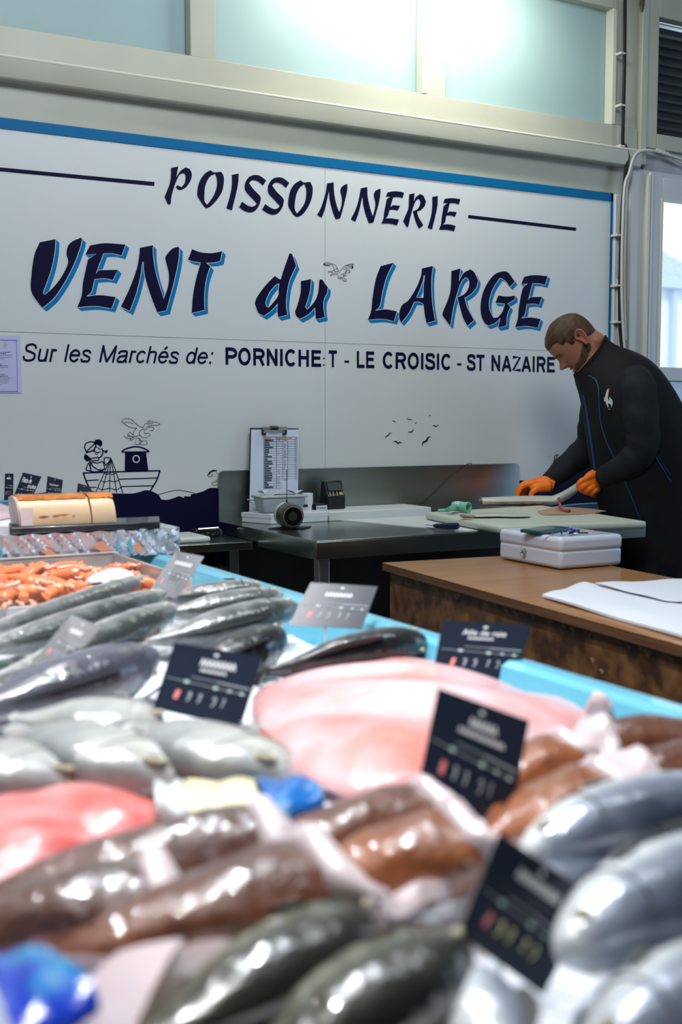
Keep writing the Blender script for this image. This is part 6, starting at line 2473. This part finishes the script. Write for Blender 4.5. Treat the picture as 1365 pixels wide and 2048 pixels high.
mb = MB()
N1 = 46
for s_ in (0,):
    rows = []
    for j in range(9):
        z = .951 + .070 * j / 8
        row = []
        for i in range(N1 + 1):
            x = xL + (xR - xL) * i / N1
            row.append(V(x, YB - .01 + .004 * math.sin(i * 1.9 + j * 1.3) + .003 * math.sin(i * 3.7 - j * 2.1), z + .002 * math.sin(i * 1.1)))
        rows.append(row)
    top = [[V(p.x, YB + .16, p.z) for p in rows[-1]]]
    btm = [V(p.x, YB + .16, .951) for p in rows[0]]
    mb.rings(rows + top + [btm], cap=True, closed=False)
mb.build('foil_side', M_foil2, ft, smooth=25)
box('foil_core', (xL + .003, YB + .0, .952), (xR - .003, YB + .155, 1.019), M_foil, ft)
for (a, b, c_, d_, mt, nm) in ((80, 120, 1098, 1114, pm('salmon', (.72, .30, .18), .3, coat=.8), 'salmon_slice'), (185, 225, 1082, 1106, None, 'salmon_slice'), (262, 292, 1086, 1106, None, 'salmon_slice'), (255, 268, 1078, 1108, pm('teal_print', (.12, .38, .48), .3, coat=.8), 'teal_print'), (233, 240, 1072, 1106, pm('teal_print', (0, 0, 0)), 'teal_print')):
    mt = mt or MATS['salmon']
    mb = MB()
    yy = YB - .018
    P_ = [ony(a, (c_ + d_) / 2 - 4, yy), ony((a + b) / 2, c_, yy), ony(b, (c_ + d_) / 2 + 6, yy), ony((a + b) / 2, d_, yy)]
    mb.hexa([p + V(0, .003, 0) for p in P_], P_)
    mb.build(nm, mt, ft)
# black board
M_slate2 = pm('black_board', (.012, .014, .017), .3, coat=.3, noise=(14, (.03, .034, .04), .4, .7))
zb_ = 1.023
c1a = [V(xL + .02, YB - .0, zb_), V(ony(320, 1050, YB - .02).x, YB - .02, zb_), V(ony(322, 1046, YB + .12).x, YB + .13, zb_), V(xL + .05, YB + .14, zb_)]
mb = MB()
mb.hexa(c1a, [p + V(0, 0, .018) for p in c1a])
tag(mb.build('black_board', M_slate2, None, bevel=.004), 'black serving board under the cream fish loaf', 'board')
# loaf
M_loaf = pm('cream_loaf', (.80, .60, .38), .45, coat=.25, noise=(7, (.76, .57, .36), .3, .7), bump=(30, .15, .002))
M_crust = pm('orange_crust', (.62, .20, .03), .3, coat=.6, noise=(22, (.32, .09, .015), .4, .65), bump=(40, .4, .003))
loaf = thing('fish_loaf', V(.95, -1.18, 1.041), 'cream coloured fish loaf with an orange browned top, cut near its right end', 'fish loaf')
yl = YB + .01
lx0, lx1, lx2 = ony(42, 1030, yl).x, ony(184, 1020, yl).x, ony(233, 1020, yl).x
zl0 = zb_ + .0185
zl1 = ony(130, 990, yl + .03).z
lp_ = [(0, 0), (-.003, .3), (.0, .6), (.010, .88), (.028, .985), (.06, 1.0), (.085, .93), (.095, .5), (.095, 0)]


def loafpiece(xa_, xb_, nm, sk=0.0, round_end=False):
    mb = MB()
    rg = []
    for i in range(9):
        u = i / 8
        x = xa_ + (xb_ - xa_) * u
        e = 1 - (.10 * max(0, (u - .75) / .25) ** 2 if round_end else 0)
        rg.append([V(x + sk * z_, yl + y_ + .012 * (1 - e), zl0 + (zl1 - zl0) * z_ * e) for y_, z_ in lp_])
    mb.rings(rg)
    return mb.build(nm, M_loaf, loaf, smooth=50)


loafpiece(lx0, lx1 - .002, 'loaf_piece', -.008)
loafpiece(lx1 + .002, lx2, 'loaf_end', -.006, True)
for xa_, xb_ in ((lx0 - .004, lx1 - .012), (lx1 - .006, lx2 - .006)):
    mb = MB()
    rg = []
    for i in range(13):
        x = xa_ + (xb_ - xa_) * i / 12
        wv = .002 * math.sin(i * 2.1)
        rg.append([V(x, yl + .004 + y_, zl0 + (zl1 - zl0) * z_ + .0022 + (wv if k_ in (0, 6) else 0)) for k_, (y_, z_) in enumerate([(.004, .86), (.012, .95), (.024, 1.0), (.056, 1.02), (.078, .97), (.076, .9), (.02, .85)])])
    mb.rings(rg)
    mb.build('browned_crust', M_crust, loaf, smooth=50)
mb = MB()
for (a, b, c_, w_) in ((78, 98, 1033, 4), (105, 120, 1031, 4), (118, 138, 1029, 3.4), (145, 151, 1031, 3.5)):
    ribbon(mb, [(a, c_ + 1), ((a + b) / 2, c_ + .5), (b, c_)], w_, lambda x, y: ony(x, y, yl - .0042), taper=True)
flat_build(mb, 'orange_streak', M_crust, loaf)
endm = pm('pale_cut_face', (.72, .66, .68), .4, noise=(18, (.80, .45, .40), .55, .75))
mb = MB()
pe = [V(lx0 - .0015 - .008 * z_, yl + y_, zl0 + (zl1 - zl0) * z_) for y_, z_ in lp_]
mb.rings([pe, [p - V(.002, 0, 0) for p in pe]])
mb.build('cut_face', endm, loaf)
box('cut_face', (lx0 - .001, yl - .0042, zl0 + .001), (lx0 + .028, yl - .0034, zl0 + (zl1 - zl0) * .62), endm, loaf)

# raised corner behind at the left: fillets, cards ----------------------------------
tier = box('polystyrene_crate', (-.2, -1.02, .872), (.93, -.6, 1.03), M_poly, None, bevel=.006)
tag(tier, 'large white polystyrene crate behind the fish loaf at the far left', 'crate')
M_pale = pm('pale_pink_flesh', (.74, .52, .56), .3, coat=.7, noise=(9, (.72, .60, .64), .35, .7), bump=(30, .3, .004), sss=.2)
fl2 = slab_shape('pale_fillet', [(-160, 1030), (-60, 1012), (10, 1012), (42, 1022), (30, 1034), (-40, 1046), (-140, 1056)], 1.032, .035, M_pale, 'pale pink fish fillet on the white crate at the far left edge', 'fish fillet', 2.2, .003, 50)
o = box('blue_dish', (ony(-60, 985, -.70).x, -.74, 1.032), (ony(30, 985, -.70).x, -.64, 1.075), M_tray, None, bevel=.006)
tag(o, 'turquoise plastic dish at the far left edge behind the pale fillet', 'dish')
for lb, cs, d_, wds in [('small narrow price card furthest left, standing in the turquoise dish', [(10, 947), (27, 947), (26, 1000), (8, 1000)], 3.30, [('~', .25, .7, .22, .14)]),
                        ('price card with the handwritten words Filets de truite, leaning right', [(46, 945), (83, 953), (60, 1006), (22, 1006)], 3.22, [('Filets de', .12, .62, .30, .14), ('truite', .52, .95, .47, .33)]),
                        ('price card behind the left end of the fish loaf, right of the handwritten one', [(95, 952), (126, 960), (121, 1000), (90, 1000)], 3.22, [('Dos de lieu noir', .2, .78, .36, .27)]),
                        ('rightmost small price card behind the fish loaf, only its top showing', [(156, 966), (182, 974), (178, 1004), (151, 1004)], 3.22, [('Dos de', .25, .75, .5, .38)])]:
    card(lb, cs, d_, d_ + .01, wds)

# groups of like things -----------------------------------------------------
for key, grp in (('grey_pollack', 'long grey fish on the ice'), ('black_fish', 'black fish behind the skate wing'), ('silver_bream', 'silver breams in a pile'), ('dark_bass', 'dark fish at the bottom'),
                 ('silver_mackerel', 'silver fish at the right'), ('squid', 'squid in the foreground'), ('cable', 'cables beside the door'), ('label_box', 'small label boxes by the card terminal')):
    for o in bpy.data.objects:
        if o.parent is None and o.name.split('.')[0] == key and 'label' in o:
            o['group'] = grp
